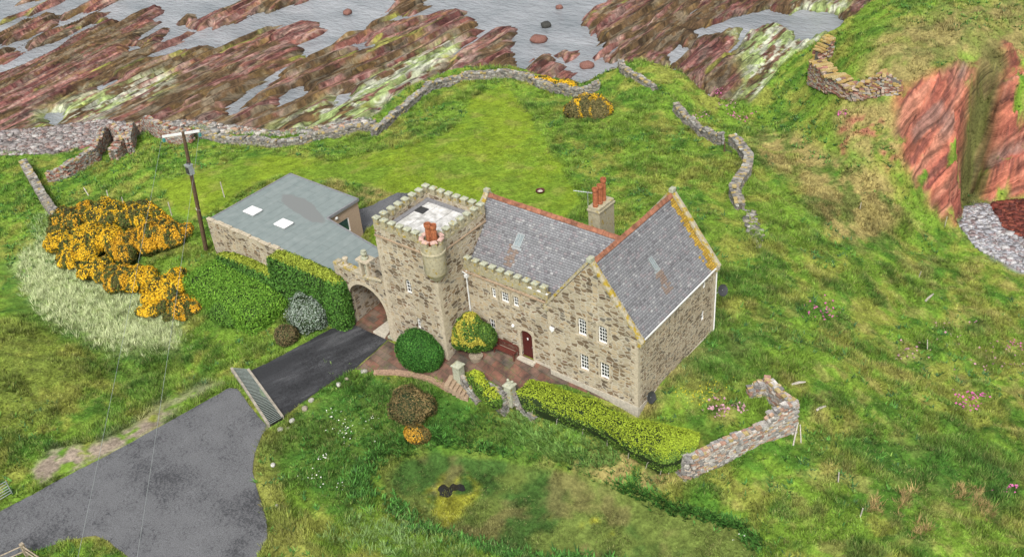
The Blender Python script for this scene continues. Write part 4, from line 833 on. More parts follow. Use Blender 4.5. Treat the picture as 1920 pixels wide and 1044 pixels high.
mb = MB().tube([(.09, D_-.12, -.3), (.09, D_-.12, 5.45), (.16, D_-.12, 5.62)], .05, 8); obj('downpipe', mb, 'white', house)
mb = MB().box((.08, .35, HE-ov*TG-.14), (.2, D_-.3, HE-ov*TG-.05)); obj('gutter', mb, 'white', house)
obj('gutter', MB().box((-8.9, MF-.045, 6.3), (-W_-.15, MF+.1, 6.445)), 'white', par, label='white gutter behind the last merlons')
def rooflight(cen, uax, vax, w_, h, parent=house):
    c = np.array(cen, float); u_ = np.array(uax, float); u_ /= np.linalg.norm(u_); v_ = np.array(vax, float); v_ /= np.linalg.norm(v_); n3_ = np.cross(u_, v_); n3_ *= np.sign(n3_[2]); mb = MB()
    def bx(a, b_, cc, d, e0, e1, m_): m_.add([c+u_*x+v_*y+n3_*z for z in (e0, e1) for x, y in ((a, cc), (b_, cc), (b_, d), (a, d))], BOXF)
    bx(-w_/2, w_/2, -h/2, -h/2+.1, .02, .12, mb); bx(-w_/2, w_/2, h/2-.06, h/2, .02, .12, mb)
    for x in (-w_/2, -.02, w_/2-.06): bx(x, x+(.06 if abs(x) > .1 else .04), -h/2+.1, h/2-.06, .02, .11, mb)
    bx(-w_/2-.12, w_/2+.12, -h/2-.16, -h/2-.004, .018, .035, mb)
    o = obj('skylight', mb, 'zinc', parent); g2 = MB(); bx(-w_/2+.05, w_/2-.05, -h/2+.09, h/2-.05, .03, .075, g2); obj('pane', g2, 'skyglass', o)
M['skyglass'] = mat_plain('skylight_glass', (.22, .26, .27), .15, .2, 2, spec=.8, bmp=0)
zc = 8.0; rooflight((-11.15, RY-(RZ-zc)/((RZ-5.98)/(RY-.75)), zc), X1, (0, RY-.75, RZ-5.98), .62, .95)
zc = 8.2; rooflight((-3.5+(HR-zc)/TG, 4.75, zc), Y1, (-W_/2, 0, HR-HE), .42, .95)
# dishes
def dish(loc, aim, r, name, label, foot):
    e = empty(name, loc, label, 'satellite dish'); c = np.array(loc, float); a = np.array(aim, float); a /= np.linalg.norm(a); s_ = np.cross(a, Z1); s_ /= np.linalg.norm(s_); t_ = np.cross(s_, a); mb = MB(); V = []; nn = 20
    for rr, dd in ((.02, -.14), (.4, -.115), (.75, -.05), (1, .02), (1.03, .0), (.75, -.075), (.4, -.14), (.02, -.165)):
        for k in range(nn): V.append(c+r*rr*(math.cos(2*math.pi*k/nn)*s_*.93+math.sin(2*math.pi*k/nn)*t_)+a*dd*r*1.3)
    mb.add(V, [(i*nn+k, i*nn+(k+1) % nn, (i+1)*nn+(k+1) % nn, (i+1)*nn+k) for i in range(7) for k in range(nn)]); obj('dish', mb, 'iron', e, smooth=True)
    mb = MB().tube([c-t_*r*.9, c+a*r*.75-t_*r*.35, c+a*r*.95-t_*.05], .015, 6).tube([c+a*r*.92-t_*.06, c+a*r*1.1-t_*.02], .035, 8); obj('feed_arm', mb, 'iron', e)
    obj('bracket', MB().tube([c-a*.12*r, c-a*.2, foot], .025, 6), 'zinc', e)
dish((.45, D_+.25, 3.5), (.75, -.35, .45), .42, 'satellite_dish', 'dark satellite dish at the far corner of the side wall', (.05, D_+.02, 3.2))
dish((.5, .85, .75), (.9, -.15, .35), .42, 'satellite_dish', 'dark satellite dish near the ground at the front corner of the side wall', (.03, .95, .6))
# ================================================================ ARCHWAY
ar = empty('stone_archway', (-22.3, -2.2, -1.3), 'stone arch wall over the drive with bellcote niche and finials', 'archway')
AY0, AY1 = -2.42, -1.9
def archwall(x0, x1, ztop, acx, r, spring, zb, y0=AY0, y1=AY1, k=18):
    mb = MB()
    P = lambda q: [(x, y0, z) for x, z in q]
    mb.prism(P([(x0, zb), (acx-r, zb), (acx-r, ztop(acx-r)), (x0, ztop(x0))]), (0, y1-y0, 0)); mb.prism(P([(acx+r, zb), (x1, zb), (x1, ztop(x1)), (acx+r, ztop(acx+r))]), (0, y1-y0, 0))
    xs = [acx-r*math.cos(math.pi*i/k) for i in range(k+1)]; zs = [spring+r*math.sin(math.pi*i/k) for i in range(k+1)]
    for i in range(k): mb.prism(P([(xs[i], zs[i]), (xs[i+1], zs[i+1]), (xs[i+1], ztop(xs[i+1])), (xs[i], ztop(xs[i]))]), (0, y1-y0, 0))
    return mb, xs, zs
mb, xs, zs = archwall(-25.3, TX0-.005, lambda x: 4.0+max(0, (x+21.3))*.55, -22.25, 1.97, 1.15, -2.2)
obj('wall', mb, 'rubble', ar)
mb = MB()
for i in range(18):
    o2 = 1.17; q = [(-22.25+(x+22.25)*o2, 1.15+(z-1.15)*o2) for x, z in ((xs[i], zs[i]), (xs[i+1], zs[i+1]))]
    mb.prism([(x, AY0-.018, z) for x, z in ((xs[i], zs[i]), (xs[i+1], zs[i+1]), q[1], q[0])], (0, .017, 0))
for z in np.arange(-1.4, 1.1, .36):
    for x0, x1 in ((-24.58-.1*(int(z*3) % 2), -24.225), (-20.275, TX0-.02)): mb.box((x0, AY0-.02, z), (x1, AY0-.001, z+.33))
obj('arch_stones', mb, 'quoin', ar)
mb = MB()
x = -25.3
while x < -22.4: w_ = R_.uniform(.3, .5); mb.box((x, AY0-.05, 4.0), (x+w_-.02, AY1+.05, 4.0+R_.uniform(.12, .26))); x += w_
obj('cope_stones', mb, 'cope', ar, bevel=.03)
obj('finial', MB().lathe((-24.15, -2.15, 4.15), [(.2, 0), (.2, .1), (.14, .14), (.15, .5), (.22, .55), (.22, .68), (.12, .72)], 12), 'quoin', ar, smooth=True)
nb = MB().box((-22.36, AY0-.03, 4.0), (-22.16, AY1+.15, 5.35)).box((-21.62, AY0-.03, 4.0), (-21.42, AY1+.15, 5.35)).box((-22.159, AY1-.02, 4.0), (-21.621, AY1+.14, 5.35)).box((-22.5, AY0-.15, 5.353), (-21.3, AY1+.25, 5.52)); 
bc_ = obj('bellcote', nb, 'quoin', ar, bevel=.01)
obj('urn_finial', MB().lathe((-21.9, -2.15, 5.52), [(.28, 0), (.28, .12), (.12, .2), (.14, .32), (.24, .42), (.24, .55), (.16, .6), (.2, .7), (.05, .74)], 14), 'cap', bc_, smooth=True)
obj('baluster', MB().lathe((-21.89, -2.2, 4.0), [(.16, 0), (.16, .12), (.08, .2), (.13, .45), (.07, .7), (.12, .8), (.09, .95), (.03, 1.05)], 12), 'cap', bc_, smooth=True)
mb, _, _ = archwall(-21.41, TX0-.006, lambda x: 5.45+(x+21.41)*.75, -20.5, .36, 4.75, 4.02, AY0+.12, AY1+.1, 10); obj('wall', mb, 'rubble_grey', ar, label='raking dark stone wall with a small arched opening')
obj('opening_shade', MB().box((-20.95, AY1+.11, 4.1), (-20.05, AY1+.16, 5.2)), 'dark', ar)  # near-black panel painting the darkness behind the small arch
mb = MB()
for k in range(7):
    x = -21.9+k*.27; mb.add(*(lambda c_, s_: ([(c_[0]+dx*s_*R_.uniform(.8, 1.2), c_[1]+dy*s_*.9, c_[2]+dz*s_*.7) for dx, dy, dz in ((-1,-1,-1),(1,-1,-1),(1,1,-1),(-1,1,-1),(-1,-1,1),(1,-1,1),(1,1,1),(-1,1,1))], BOXF))((x, AY0-.0, 4.05+k*.05), .15))
obj('lichened_stones', mb, 'cope', ar, bevel=.04)
obj('passage_wall', MB().box((-24.75, AY1+.003, -2), (-24.25, 1.6, 2.82)), 'rubble_grey', ar); obj('passage_wall', MB().box((-24.245, 1.3, -2), (TX0-.01, 1.6, 2.82)), 'rubble_grey', ar)
# ================================================================ FLAT ROOFED ANNEXE
an = empty('flat_roofed_annexe', (-36.5, 2, -1.2), 'low flat-roofed annexe with grey felt roof and two white domes', 'outbuilding')
m, t, n, l, b = nodes('roof_felt'); p = pos(t)
f1 = noise(t, p, 1.3, 5, .6); r = ramp(t, f1, [(.3, (.165, .20, .195)), (.7, (.225, .26, .25))])
mp = n.new('ShaderNodeMapping'); mp.inputs['Rotation'].default_value = (0, 0, 1.5708); l.new(p, mp.inputs[0])
bt = n.new('ShaderNodeTexBrick'); l.new(mp.outputs[0], bt.inputs['Vector']); bt.inputs['Scale'].default_value = 1; bt.inputs['Brick Width'].default_value = 5.5; bt.inputs['Row Height'].default_value = .95; bt.inputs['Mortar Size'].default_value = .014; bt.inputs['Mortar Smooth'].default_value = .3
bt.inputs['Color1'].default_value = (1, 1, 1, 1); bt.inputs['Color2'].default_value = (.93, .95, .95, 1); bt.inputs['Mortar'].default_value = (.5, .5, .5, 1)
c = mixc(t, 1, r.outputs[0], bt.outputs[0], 'MULTIPLY')
mp2 = n.new('ShaderNodeMapping'); mp2.vector_type = 'TEXTURE'; mp2.inputs['Location'].default_value = (-34.7, 3.6, 3.06); mp2.inputs['Rotation'].default_value = (0, 0, -.22); mp2.inputs['Scale'].default_value = (3.9, 1.0, 50)
nw = n.new('ShaderNodeTexNoise'); nw.inputs['Scale'].default_value = .7; l.new(p, nw.inputs['Vector']); va = n.new('ShaderNodeVectorMath'); va.operation = 'MULTIPLY_ADD'; l.new(nw.outputs['Color'], va.inputs[0]); va.inputs[1].default_value = (.9, .9, 0); l.new(p, va.inputs[2]); l.new(va.outputs[0], mp2.inputs[0])
ln = n.new('ShaderNodeVectorMath'); ln.operation = 'LENGTH'; l.new(mp2.outputs[0], ln.inputs[0]); pk = ramp(t, ln.outputs['Value'], [(.82, (1, 1, 1)), (.9, (.55, .55, .55)), (.93, (.0, .0, .0))]); 
c = mixc(t, pk.outputs[0], c, (.17, .18, .175)); l.new(c, b.inputs['Base Color']); b.inputs['Roughness'].default_value = .7; bump(t, b, bt.outputs['Fac'], .3, .01); M['felt'] = m
AZ = 3.0
RPOLY = [(-40.85,-2.15),(-32.4,-2.15),(-25.35,-2.12),(-25.3,-1.85),(TX0-.01,-1.85),(TX0-.01,1.35),(-24.7,1.95),(-32.05,3.1),(-32.05,6.75),(-40.85,6.8)]
mb = MB().prism([(x, y, AZ-.16) for x, y in RPOLY], (0, 0, .16)); rf = obj('roof', mb, 'felt', an)
mb = MB()
for (a, b_) in zip(RPOLY[5:], RPOLY[6:]+RPOLY[:1]):
    a, b_ = np.array([*a, AZ]), np.array([*b_, AZ]); d = (b_-a)/np.linalg.norm(b_-a); s_ = np.cross(d, Z1); mb.prism([a-s_*.1+Z1*.004, a+s_*.03+Z1*.004-Z1*.2, a+s_*.03+Z1*.05, a-s_*.1+Z1*.05], b_-a)
obj('roof_kerb', mb, 'lead', rf)
for (x, y) in (un(474, 396, AZ+.15)[:2], un(532, 420, AZ+.15)[:2]):
    w_ = .62; mb = MB().box((x-w_, y-w_*.8, AZ+.003), (x+w_, y+w_*.8, AZ+.16)); k = obj('skylight', mb, 'zinc', an)
    V = [(x+sx_*q, y+sy_*q*.8, z) for q, z in ((w_+.05, AZ+.163), (w_+.05, AZ+.24), (w_-.1, AZ+.33)) for sx_, sy_ in ((-1,-1),(1,-1),(1,1),(-1,1))]
    d_ = MB().add(V, [(0,1,5,4),(1,2,6,5),(2,3,7,6),(3,0,4,7),(4,5,9,8),(5,6,10,9),(6,7,11,10),(7,4,8,11),(8,9,10,11),(3,2,1,0)]); obj('dome', d_, 'white', k, bevel=.03)
ah = [(3.55,5.45,.5,1.85)]
mb = MB(); panel(mb, (-32.2,0,0), Y1, X1, 3.1, 6.7, -1.8, AZ-.16, ah); panel(mb, (0,6.7,0), X1, Y1, -40.8, -32.2, -2.2, AZ-.16); panel(mb, (-40.8,0,0), Y1, -X1, -2.1, 6.7, -2.6, AZ-.16)
mb.add([(-32.2,3.1,-1.8),(-24.7,1.95,-1.8),(-24.7,1.95,AZ-.16),(-32.2,3.1,AZ-.16)], [(0,3,2,1)]); obj('wall', mb, 'render', an, label='tan harled rear walls')
M['greenglass'] = mat_plain('green_glass', (.018, .06, .045), .1, .3, 1.5, spec=.8, bmp=0)
window(an, (-32.2,0,0), Y1, X1, *ah[0], 1, 1, sur=False, inset=.08, pm='greenglass', fr=.09)
obj('wall_lamp', MB().box((-32.19, 3.95, 2.35), (-32.05, 4.2, 2.55)), 'white', an, bevel=.02)
mb = MB(); panel(mb, (0,-2.42,0), X1, -Y1, -41.1, -25.3, -3, 2.95); mb.add([(-41.1,-2.42,2.95),(-25.3,-2.42,2.95),(-25.3,-2.16,2.95),(-41.1,-2.16,2.95)], [(0,1,2,3)]); panel(mb, (-41.1,0,0), Y1, -X1, -2.42, -2.1, -3, 2.95); obj('wall', mb, 'rubble', an, label='long pale rubble front wall partly under ivy')
mb = MB(); x = -41.1
while x < -31.6:
    w_ = R_.uniform(.22, .5); h = R_.uniform(.05, .2); mb.box((x, -2.45-R_.uniform(0, .04), 2.952), (x+w_-.03, -2.12, 2.952+h)); x += w_
obj('cope_stones', mb, 'quoin', an, bevel=.03)
# ================================================================ LOOSE STONE WALLS
SHAPE = np.array([(-1,-1,-1),(1,-1,-1),(1,1,-1),(-1,1,-1),(-1,-1,1),(1,-1,1),(1,1,1),(-1,1,1)], float)*.5
PGREY = [(.26,.25,.225),(.20,.19,.175),(.33,.32,.285),(.14,.135,.12),(.25,.23,.18),(.28,.24,.2)]
PRED = [(.33,.17,.13),(.24,.11,.08),(.36,.29,.24),(.40,.31,.25),(.20,.12,.09),(.34,.32,.28)]
PMIX = [(.38,.36,.33),(.28,.265,.25),(.46,.43,.39),(.20,.19,.18),(.36,.24,.17),(.40,.33,.27),(.33,.2,.15),(.30,.29,.27)]
def stones(cs, sz, ang, pal, rg, jit=.22):
    """many small worn blocks: centres, sizes (n,3), yaw"""
    k = len(cs); V = np.repeat(SHAPE[None], k, 0)*(1+rg.uniform(-jit, jit, (k, 8, 3))); V = V*sz[:, None, :]
    ti = rg.normal(0, .07, k); V[:, :, 2] += V[:, :, 0]*ti[:, None]
    ca, sa = np.cos(ang)[:, None], np.sin(ang)[:, None]; x, y = V[..., 0]*ca-V[..., 1]*sa, V[..., 0]*sa+V[..., 1]*ca
    V = np.stack([x, y, V[..., 2]], -1)+cs[:, None, :]; F_ = (np.array(BOXF)[None]+np.arange(k)[:, None, None]*8).reshape(-1, 4)
    c = np.array(pal)[rg.integers(0, len(pal), k)]*rg.uniform(.75, 1.2, (k, 1)); return V.reshape(-1, 3), F_, np.repeat(c, 8, 0)
def rubble_wall(name, pts, hts, th, label, cat='stone wall', pal=PGREY, bl=(.30, .14), seed=1, group=None, base=None, lichen=.05, gap=0, topz=None, parent=None, coreinset=.06):
    rg = np.random.default_rng(seed); P = np.array([p[:2] for p in pts], float); seg = np.linalg.norm(np.diff(P, axis=0), axis=1); cum = np.r_[0, np.cumsum(seg)]; L = cum[-1]
    at = lambda s_: np.array([np.interp(s_, cum, P[:, 0]), np.interp(s_, cum, P[:, 1])]).T
    hh = lambda s_: np.interp(s_, cum, hts)
    cs, sz, an_, yl = [], [], [], []; bw, bh = bl
    zb_ = lambda q: (Hs(q[0], q[1]) if base is None else base)
    s_ = 0
    rowmax = int((max(hts)+1.2)/bh)+2
    for r_ in range(rowmax):
        s_ = rg.uniform(-bw, 0)
        while s_ < L:
            w_ = bw*rg.uniform(.55, 1.45); sc = np.clip(s_+w_/2, 0, L); p = at(sc); q = at(min(sc+.1, L))-at(max(sc-.1, 0)); a = math.atan2(q[1], q[0]); nn = np.array([-math.sin(a), math.cos(a)])
            zb = float(zb_(p)) if topz is None else float(np.interp(sc, cum, topz))-float(hh(sc)); top = zb+float(hh(sc))*(1+.10*(fbm(np.array([sc]), np.array([seed*7.]), 1.2, o=3, seed=seed)[0]-.5)*2.4)
            z = zb-.35+r_*bh; s_ += w_
            if z > top: continue
            last = z+bh > top
            for sd_ in ((-1, 1) if not last else (-1, 0, 1)):
                cs.append((*(p+nn*sd_*(th/2-.1)), z+rg.uniform(-.02, .02)+(.04 if last else 0))); sz.append((w_*.97, (.24 if not last else th/2.2)*rg.uniform(.9, 1.2), bh*rg.uniform(.85, 1.15))); an_.append(a+rg.normal(0, .08)); yl.append(last)
    V, F_, Cc = stones(np.array(cs), np.array(sz), np.array(an_), pal, rg)
    k = np.repeat((rg.random(len(yl)) < np.where(yl, lichen*3, lichen*.5)), 8); Cc[k] = np.array([.40, .30, .09])*.7+Cc[k]*.3
    # hearting inside
    VV, FF, CC = [V], F_.tolist(), [Cc]; o = len(V); ks = max(2, int(L/.5)); ss = np.linspace(0, L, ks+1); ring = []
    for sc in ss:
        p = at(sc); q = at(min(sc+.1, L))-at(max(sc-.1, 0)); a = math.atan2(q[1], q[0]); nn = np.array([-math.sin(a), math.cos(a)]); zb = float(zb_(p)) if topz is None else float(np.interp(sc, cum, topz))-float(hh(sc)); h = float(hh(sc))
        for sd_, z in ((-1, zb-.6), (1, zb-.6), (1, zb+h*.9-.1), (-1, zb+h*.9-.1)): ring.append((*(p+nn*sd_*(th/2-.12)), z))
    VV.append(np.array(ring)); CC.append(np.tile([.12, .11, .09], (len(ring), 1)))
    for i in range(ks): FF += [[o+i*4+j, o+i*4+(j+1) % 4, o+(i+1)*4+(j+1) % 4, o+(i+1)*4+j] for j in range(4)]
    FF += [[o, o+1, o+2, o+3], [o+ks*4+j for j in (3, 2, 1, 0)]]
    return obj(name, None, 'stone', parent, V=np.concatenate(VV), F=FF, colr=np.concatenate(CC), label=label, cat=cat if parent is None else None, group=group)
def GT(px, py, h):
    """plan point of a wall top seen at this photo point, h above ground"""
    z = G(px, py)[2]
    for _ in range(8): p = un(px, py, z+h); z = float(Hs(p[0], p[1]))
    return p
def wl(L, h): return [GT(a, b_, h) for a, b_ in L]
rubble_wall('field_wall', wl([(42,300),(60,330),(78,362),(104,398)], 1.3), [1.3, 1.3, 1.3, 1.3], .7, 'straight grey wall left of the gorse, running to the shingle', seed=2)
rubble_wall('ruined_garden_wall', wl([(84,312),(120,306),(150,290),(175,276),(212,262),(240,262),(262,250),(311,241),(354,240)], 1.7), [1.0, 1.5, 1.6, 1.6, 2.1, 1.7, 2.0, 2.0, 1.5], .6, 'tall ruinous reddish wall above the shingle behind the pole', pal=PRED+PGREY[:3], seed=3)
bp_ = GT(228, 262, 1.7); rubble_wall('buttress', [bp_, bp_+np.array([.9, -1.9, 0])], [2.0, 1.2], .9, 'sloping stone buttress against the ruinous wall', cat='buttress', pal=PRED+PGREY[:2], seed=4)
rubble_wall('sea_wall', wl([(365,240),(400,250),(440,258),(520,262),(560,256),(620,245),(680,232),(703,226)], .9), [.8]*8, .7, 'lower drystone wall along the shore beyond the lawn', seed=5)
rubble_wall('sea_wall', wl([(700,240),(722,224),(745,203),(765,186),(790,167),(825,146),(870,135),(930,131),(985,135),(1020,151),(1060,160),(1095,162),(1122,150)], 1.0), [.85]*13, .7, 'long curved drystone wall round the seaward end of the lawn', seed=6)
rubble_wall('headland_wall', wl([(1148,130),(1168,130),(1190,140),(1215,152),(1228,160)], .5), [.6, .7, .6, .4, .2], .6, 'short tumbled wall on the crest of the far hump', seed=7)
rubble_wall('field_wall', wl([(1268,195),(1285,216),(1305,232),(1330,246),(1352,256)], .9), [.9, .9, .9, .95, 1.2], .6, 'narrow wall running down from the hump to the small gate', seed=8)
rubble_wall('field_wall', wl([(1374,258),(1390,270),(1404,288),(1402,308),(1388,330),(1376,350),(1388,374)], 1.0), [1.2, 1, 1, 1, 1.1, 1.1, .7], .75, 'winding grey wall between the small gate and the house', seed=9, lichen=.09)
A_ = un(1290, 893, -2.35); B_ = un(1484, 815, -2.15); C_ = un(1440, 712, .45)
A2 = A_+np.array([-1.5, .5, 0]); Mi = A_+(B_-A_)*.72
rubble_wall('garden_wall', [A2, A_, A_+(B_-A_)*.35, Mi, Mi+(B_-A_)*.03, B_], [1.5, 1.8, 1.9, 2.0, 2.7, 2.8], .5, 'high grey and red retaining wall at the garden corner', pal=PMIX, bl=(.30, .13), seed=10, lichen=.05, topz=[-.75, -.6, -.35, -.2, .55, .62])
rubble_wall('garden_wall', [B_+np.array([-.1, .05, 0]), C_, C_+np.array([-.8, -.9, 0])], [1.6, 1.5, .9], .5, 'short return of roofless stone walling at the garden corner', pal=PMIX, bl=(.30, .14), seed=11, lichen=.1, topz=[.6, .55, .1])
# ruin on the headland
ru = [GT(1526, 150, 0), GT(1560, 165, 0), GT(1600, 178, 0), GT(1650, 172, 0), GT(1690, 160, 0)]
rubble_wall('castle_ruin', ru, [2.4, 1.3, .8, 1.9, .4], 1.3, 'red masonry castle ruin on the neck below the cliff top', cat='ruin', pal=PRED, bl=(.38, .15), seed=12, lichen=.25)
q0 = GT(1528, 140, 0); rubble_wall('castle_ruin', [q0, q0+np.array([.6, 1.5, 0])], [2.7, 2.2], 1.0, 'tall yellow-lichened stump of ruin wall above the neck', cat='ruin', pal=PRED+[(.4, .3, .08)], bl=(.36, .15), seed=13, lichen=.35)
# ================================================================ LEAFY THINGS
import bmesh
def ico(sub):
    bm = bmesh.new(); bmesh.ops.create_icosphere(bm, subdivisions=sub, radius=1); V = np.array([v.co[:] for v in bm.verts]); bm.verts.index_update(); F_ = np.array([[v.index for v in f.verts] for f in bm.faces]); bm.free(); return V, F_
IV, IF = ico(3)
def blobpts(dirs, rad, pw, yaw):
    s_ = (np.abs(dirs)**pw).sum(1)**(-1/pw); q = dirs*s_[:, None]*np.array(rad); c, s2 = math.cos(yaw), math.sin(yaw)
    nr = np.sign(dirs)*np.abs(dirs*s_[:, None])**(pw-1)/np.array(rad); nr /= np.linalg.norm(nr, axis=1)[:, None]+1e-9
    r2 = lambda A: np.c_[A[:, 0]*c-A[:, 1]*s2, A[:, 0]*s2+A[:, 1]*c, A[:, 2]]
    return r2(q), r2(nr)
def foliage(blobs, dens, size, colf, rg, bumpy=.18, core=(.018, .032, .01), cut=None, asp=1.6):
    """blobs: (centre, radii, power, yaw). leaves as small quads over and under the surface"""
    Vs, Fs, Cs, o = [], [], [], 0
    for (c, rad, pw, yaw) in blobs:
        c = np.array(c, float); area = 4*math.pi*((rad[0]*rad[1])**1.6/3+(rad[0]*rad[2])**1.6/3+(rad[1]*rad[2])**1.6/3)**(1/1.6); k = int(area*dens)
        d = rg.normal(size=(k, 3)); d /= np.linalg.norm(d, axis=1)[:, None]; P, Nn = blobpts(d, rad, pw, yaw)
        bn = (fbm(P[:, 0]+P[:, 2]*.7+c[0], P[:, 1]-P[:, 2]*.6+c[1], .7, o=4, seed=300)-.5)*2
        P = P*(1+bn*bumpy-rg.uniform(0, .14, k)**1.0)[:, None]+c
        keep = P[:, 2] > Hs(P[:, 0], P[:, 1])-.05
        for (c2, rad2, pw2, yaw2) in blobs:      # drop leaves buried in neighbours
            if c2 is c or np.allclose(c2, c): continue
            q = P-np.array(c2); cc, ss = math.cos(-yaw2), math.sin(-yaw2); q = np.c_[q[:, 0]*cc-q[:, 1]*ss, q[:, 0]*ss+q[:, 1]*cc, q[:, 2]]/np.array(rad2)
            keep &= (np.abs(q)**pw2).sum(1) > .6
        P, Nn, bn = P[keep], Nn[keep], bn[keep]; k = len(P)
        if k == 0: continue
        nn = Nn+rg.normal(0, .55, (k, 3)); nn /= np.linalg.norm(nn, axis=1)[:, None]; t1 = np.cross(nn, rg.normal(size=(k, 3))); t1 /= np.linalg.norm(t1, axis=1)[:, None]; t2 = np.cross(nn, t1)
        s_ = size*rg.uniform(.6, 1.3, k)[:, None]; V = np.stack([P-t1*s_*asp/2, P-t2*s_/2, P+t1*s_*asp/2, P+t2*s_/2], 1)
        col = np.clip(colf(P, Nn, bn, rg), .003, .9); Vs.append(V.reshape(-1, 3)); Fs.append((np.array([[0, 1, 2], [0, 2, 3]])[None]+np.arange(k)[:, None, None]*4).reshape(-1, 3)+o); Cs.append(np.repeat(col, 4, 0)); o += k*4
        q, _ = blobpts(IV, rad, pw, yaw); bn2 = (fbm(q[:, 0]+q[:, 2]*.7+c[0], q[:, 1]-q[:, 2]*.6+c[1], .7, o=4, seed=300)-.5)*2
        Vs.append(q*(.86+bn2*bumpy)[:, None]+c); Fs.append(IF+o); Cs.append(np.tile(core, (len(q), 1))); o += len(q)  # dark core added inside the leaves to block light
    return np.concatenate(Vs), np.concatenate(Fs), np.concatenate(Cs)
def pal(cols, wts=None, patch=None, pscale=.7, seed=310):
    cols = np.array(cols, float)
    def f(P, Nn, bn, rg):
        i = rg.choice(len(cols), len(P), p=wts); c = cols[i]*rg.uniform(.7, 1.3, (len(P), 1))
        if patch is not None:
            pc, thr, soft = patch; q = fbm(P[:, 0]+.8*P[:, 2], P[:, 1]-.5*P[:, 2], pscale, o=3, seed=seed); k = rg.random(len(P)) < sm(thr-soft, thr+soft, q)*(Nn[:, 2] > -.2); c[k] = np.array(pc)*rg.uniform(.65, 1.25, (k.sum(), 1))
        return c
    return f
def bush(name, blobs, dens, size, colf, label, cat, seed, group=None, stem=None, **kw):
    c0 = np.array(blobs[0][0], float); e = empty(name, (c0[0], c0[1], float(Hs(c0[0], c0[1]))), label, cat, group); rg = np.random.default_rng(seed)
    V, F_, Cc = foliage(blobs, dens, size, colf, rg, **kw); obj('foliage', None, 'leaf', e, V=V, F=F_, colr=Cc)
    z = float(Hs(c0[0], c0[1])); mb = MB()
    for k in range(4): a = k*1.57+.4; r = .25; mb.tube([(c0[0]+.08*math.cos(a), c0[1]+.08*math.sin(a), z-.2), (c0[0]+r*math.cos(a), c0[1]+r*math.sin(a), z+.5*(c0[2]-z)+.3)], [.06, .03], 5)
    obj('stems', mb, 'bark', e); return e
def at(px, py, z=None, h=0):
    p = G(px, py) if z is None else un(px, py, z); return p+np.array([0, 0, h])
YEL, ORG = (.70, .43, .02), (.62, .34, .02)
GG_ = [(142,408,1.7,1.3,.60),(205,398,1.8,1.4,.56),(262,402,1.5,1.3,.58),(308,438,1.7,1.4,.47),(122,448,1.4,1.1,.50),(180,452,1.8,1.5,.44),(246,458,1.8,1.4,.47),(138,478,1.2,.9,.46),(185,500,1.3,1.1,.48),(232,520,1.4,1.2,.52),(262,520,1.3,1.2,.45),(312,540,1.5,1.3,.43),(345,572,1.3,1.1,.5),(290,570,.9,.7,.46)]
GLAB = ['dull green gorse at the top left of the bank','gorse in the middle of the upper row on the bank','sparse-flowered gorse at the upper right of the bank','broad golden gorse nearest the leaning post','small gorse at the far left edge of the bank','largest bright yellow gorse in the middle of the bank','dark gorse just below the middle of the bank','low gorse at the lower left foot of the bank','low brown gorse above the pale tall grass','gorse joining the upper and lower clumps','golden gorse at the top of the lower clump','bright gorse in the middle of the lower clump','gorse at the lower right end beside the green shrub','little orange gorse standing in the pale grass']
GG_ = [(a, b_, c, d, e_-.05) for a, b_, c, d, e_ in GG_]
for i, (px, py, r, h, th_) in enumerate(GG_):
    r *= 1.42; h *= 1.15; p = G(px, py+14); z = p[2]; rr = random.Random(i); bl = [((p[0], p[1], z+h*.45), (r*.85, r*.8, h*.7), 2, 0)]
    for k in range(7): a = k*.9+rr.uniform(0, .6); q_ = rr.uniform(.45, .85); bl.append(((p[0]+math.cos(a)*r*q_, p[1]+math.sin(a)*r*q_, z+h*rr.uniform(.2, .7)), (r*rr.uniform(.3, .5), r*rr.uniform(.3, .5), h*rr.uniform(.35, .6)), 2, 0))
    bush('gorse_bush', bl, 210, .095, pal([(.11,.09,.025),(.08,.11,.02),(.14,.12,.03),(.06,.10,.02)], None, (YEL if i % 3 else ORG, th_+.035, .10), .38, 320+i), GLAB[i], 'gorse', 400+i, 'gorse bushes on the bank', bumpy=.36, core=(.03, .03, .01))
p = G(1103, 215); bush('gorse_bush', [((p[0], p[1]+.6, p[2]+.5), (2.6, 2.0, 1.4), 2, 0), ((p[0]+.9, p[1]+.1, p[2]+.4), (1.6, 1.5, 1.3), 2, 0), ((p[0]-1.1, p[1]-.2, p[2]+.4), (1.5, 1.6, 1.1), 2, 0)], 200, .10, lambda P, Nn, bn, rg: pal([(.15,.12,.045),(.10,.10,.03),(.18,.15,.06)], None, (YEL, .63, .08), .8, 340)(P, Nn, bn, rg), 'big brownish gorse mound on the slope beyond the lawn', 'gorse', 420, bumpy=.2)
for i, (a, b_, lb) in enumerate([(1018, 158, 'yellow gorse against the far sea wall, left of the pair'), (1062, 166, 'yellow gorse against the far sea wall, right of the pair')]):
    p = G(a, b_); bush('gorse_bush', [((p[0], p[1], p[2]+.35), (1.5, .9, .7), 2, .3), ((p[0]+.8, p[1]+.3, p[2]+.3), (.9, .7, .5), 2, 0)], 160, .11, pal([(.12,.11,.03),(.08,.09,.02)], None, (YEL, .46, .08), .5, 350+i), lb, 'gorse', 430+i)
p = G(768, 775); bush('heath_shrub', [((p[0], p[1], p[2]+.7), (1.5, 1.5, 1.2), 2, 0), ((p[0]-.8, p[1]+.5, p[2]+.7), (1.0, 1, 1), 2, 0), ((p[0]+.9, p[1]+.5, p[2]+.8), (1, .9, .9), 2, 0)], 300, .075, pal([(.13,.10,.04),(.09,.085,.03),(.17,.12,.05),(.07,.08,.025)], None, ((.26,.19,.08), .6, .1), .6), 'brown bushy shrub below the curved brick edging', 'shrub', 440, bumpy=.42)
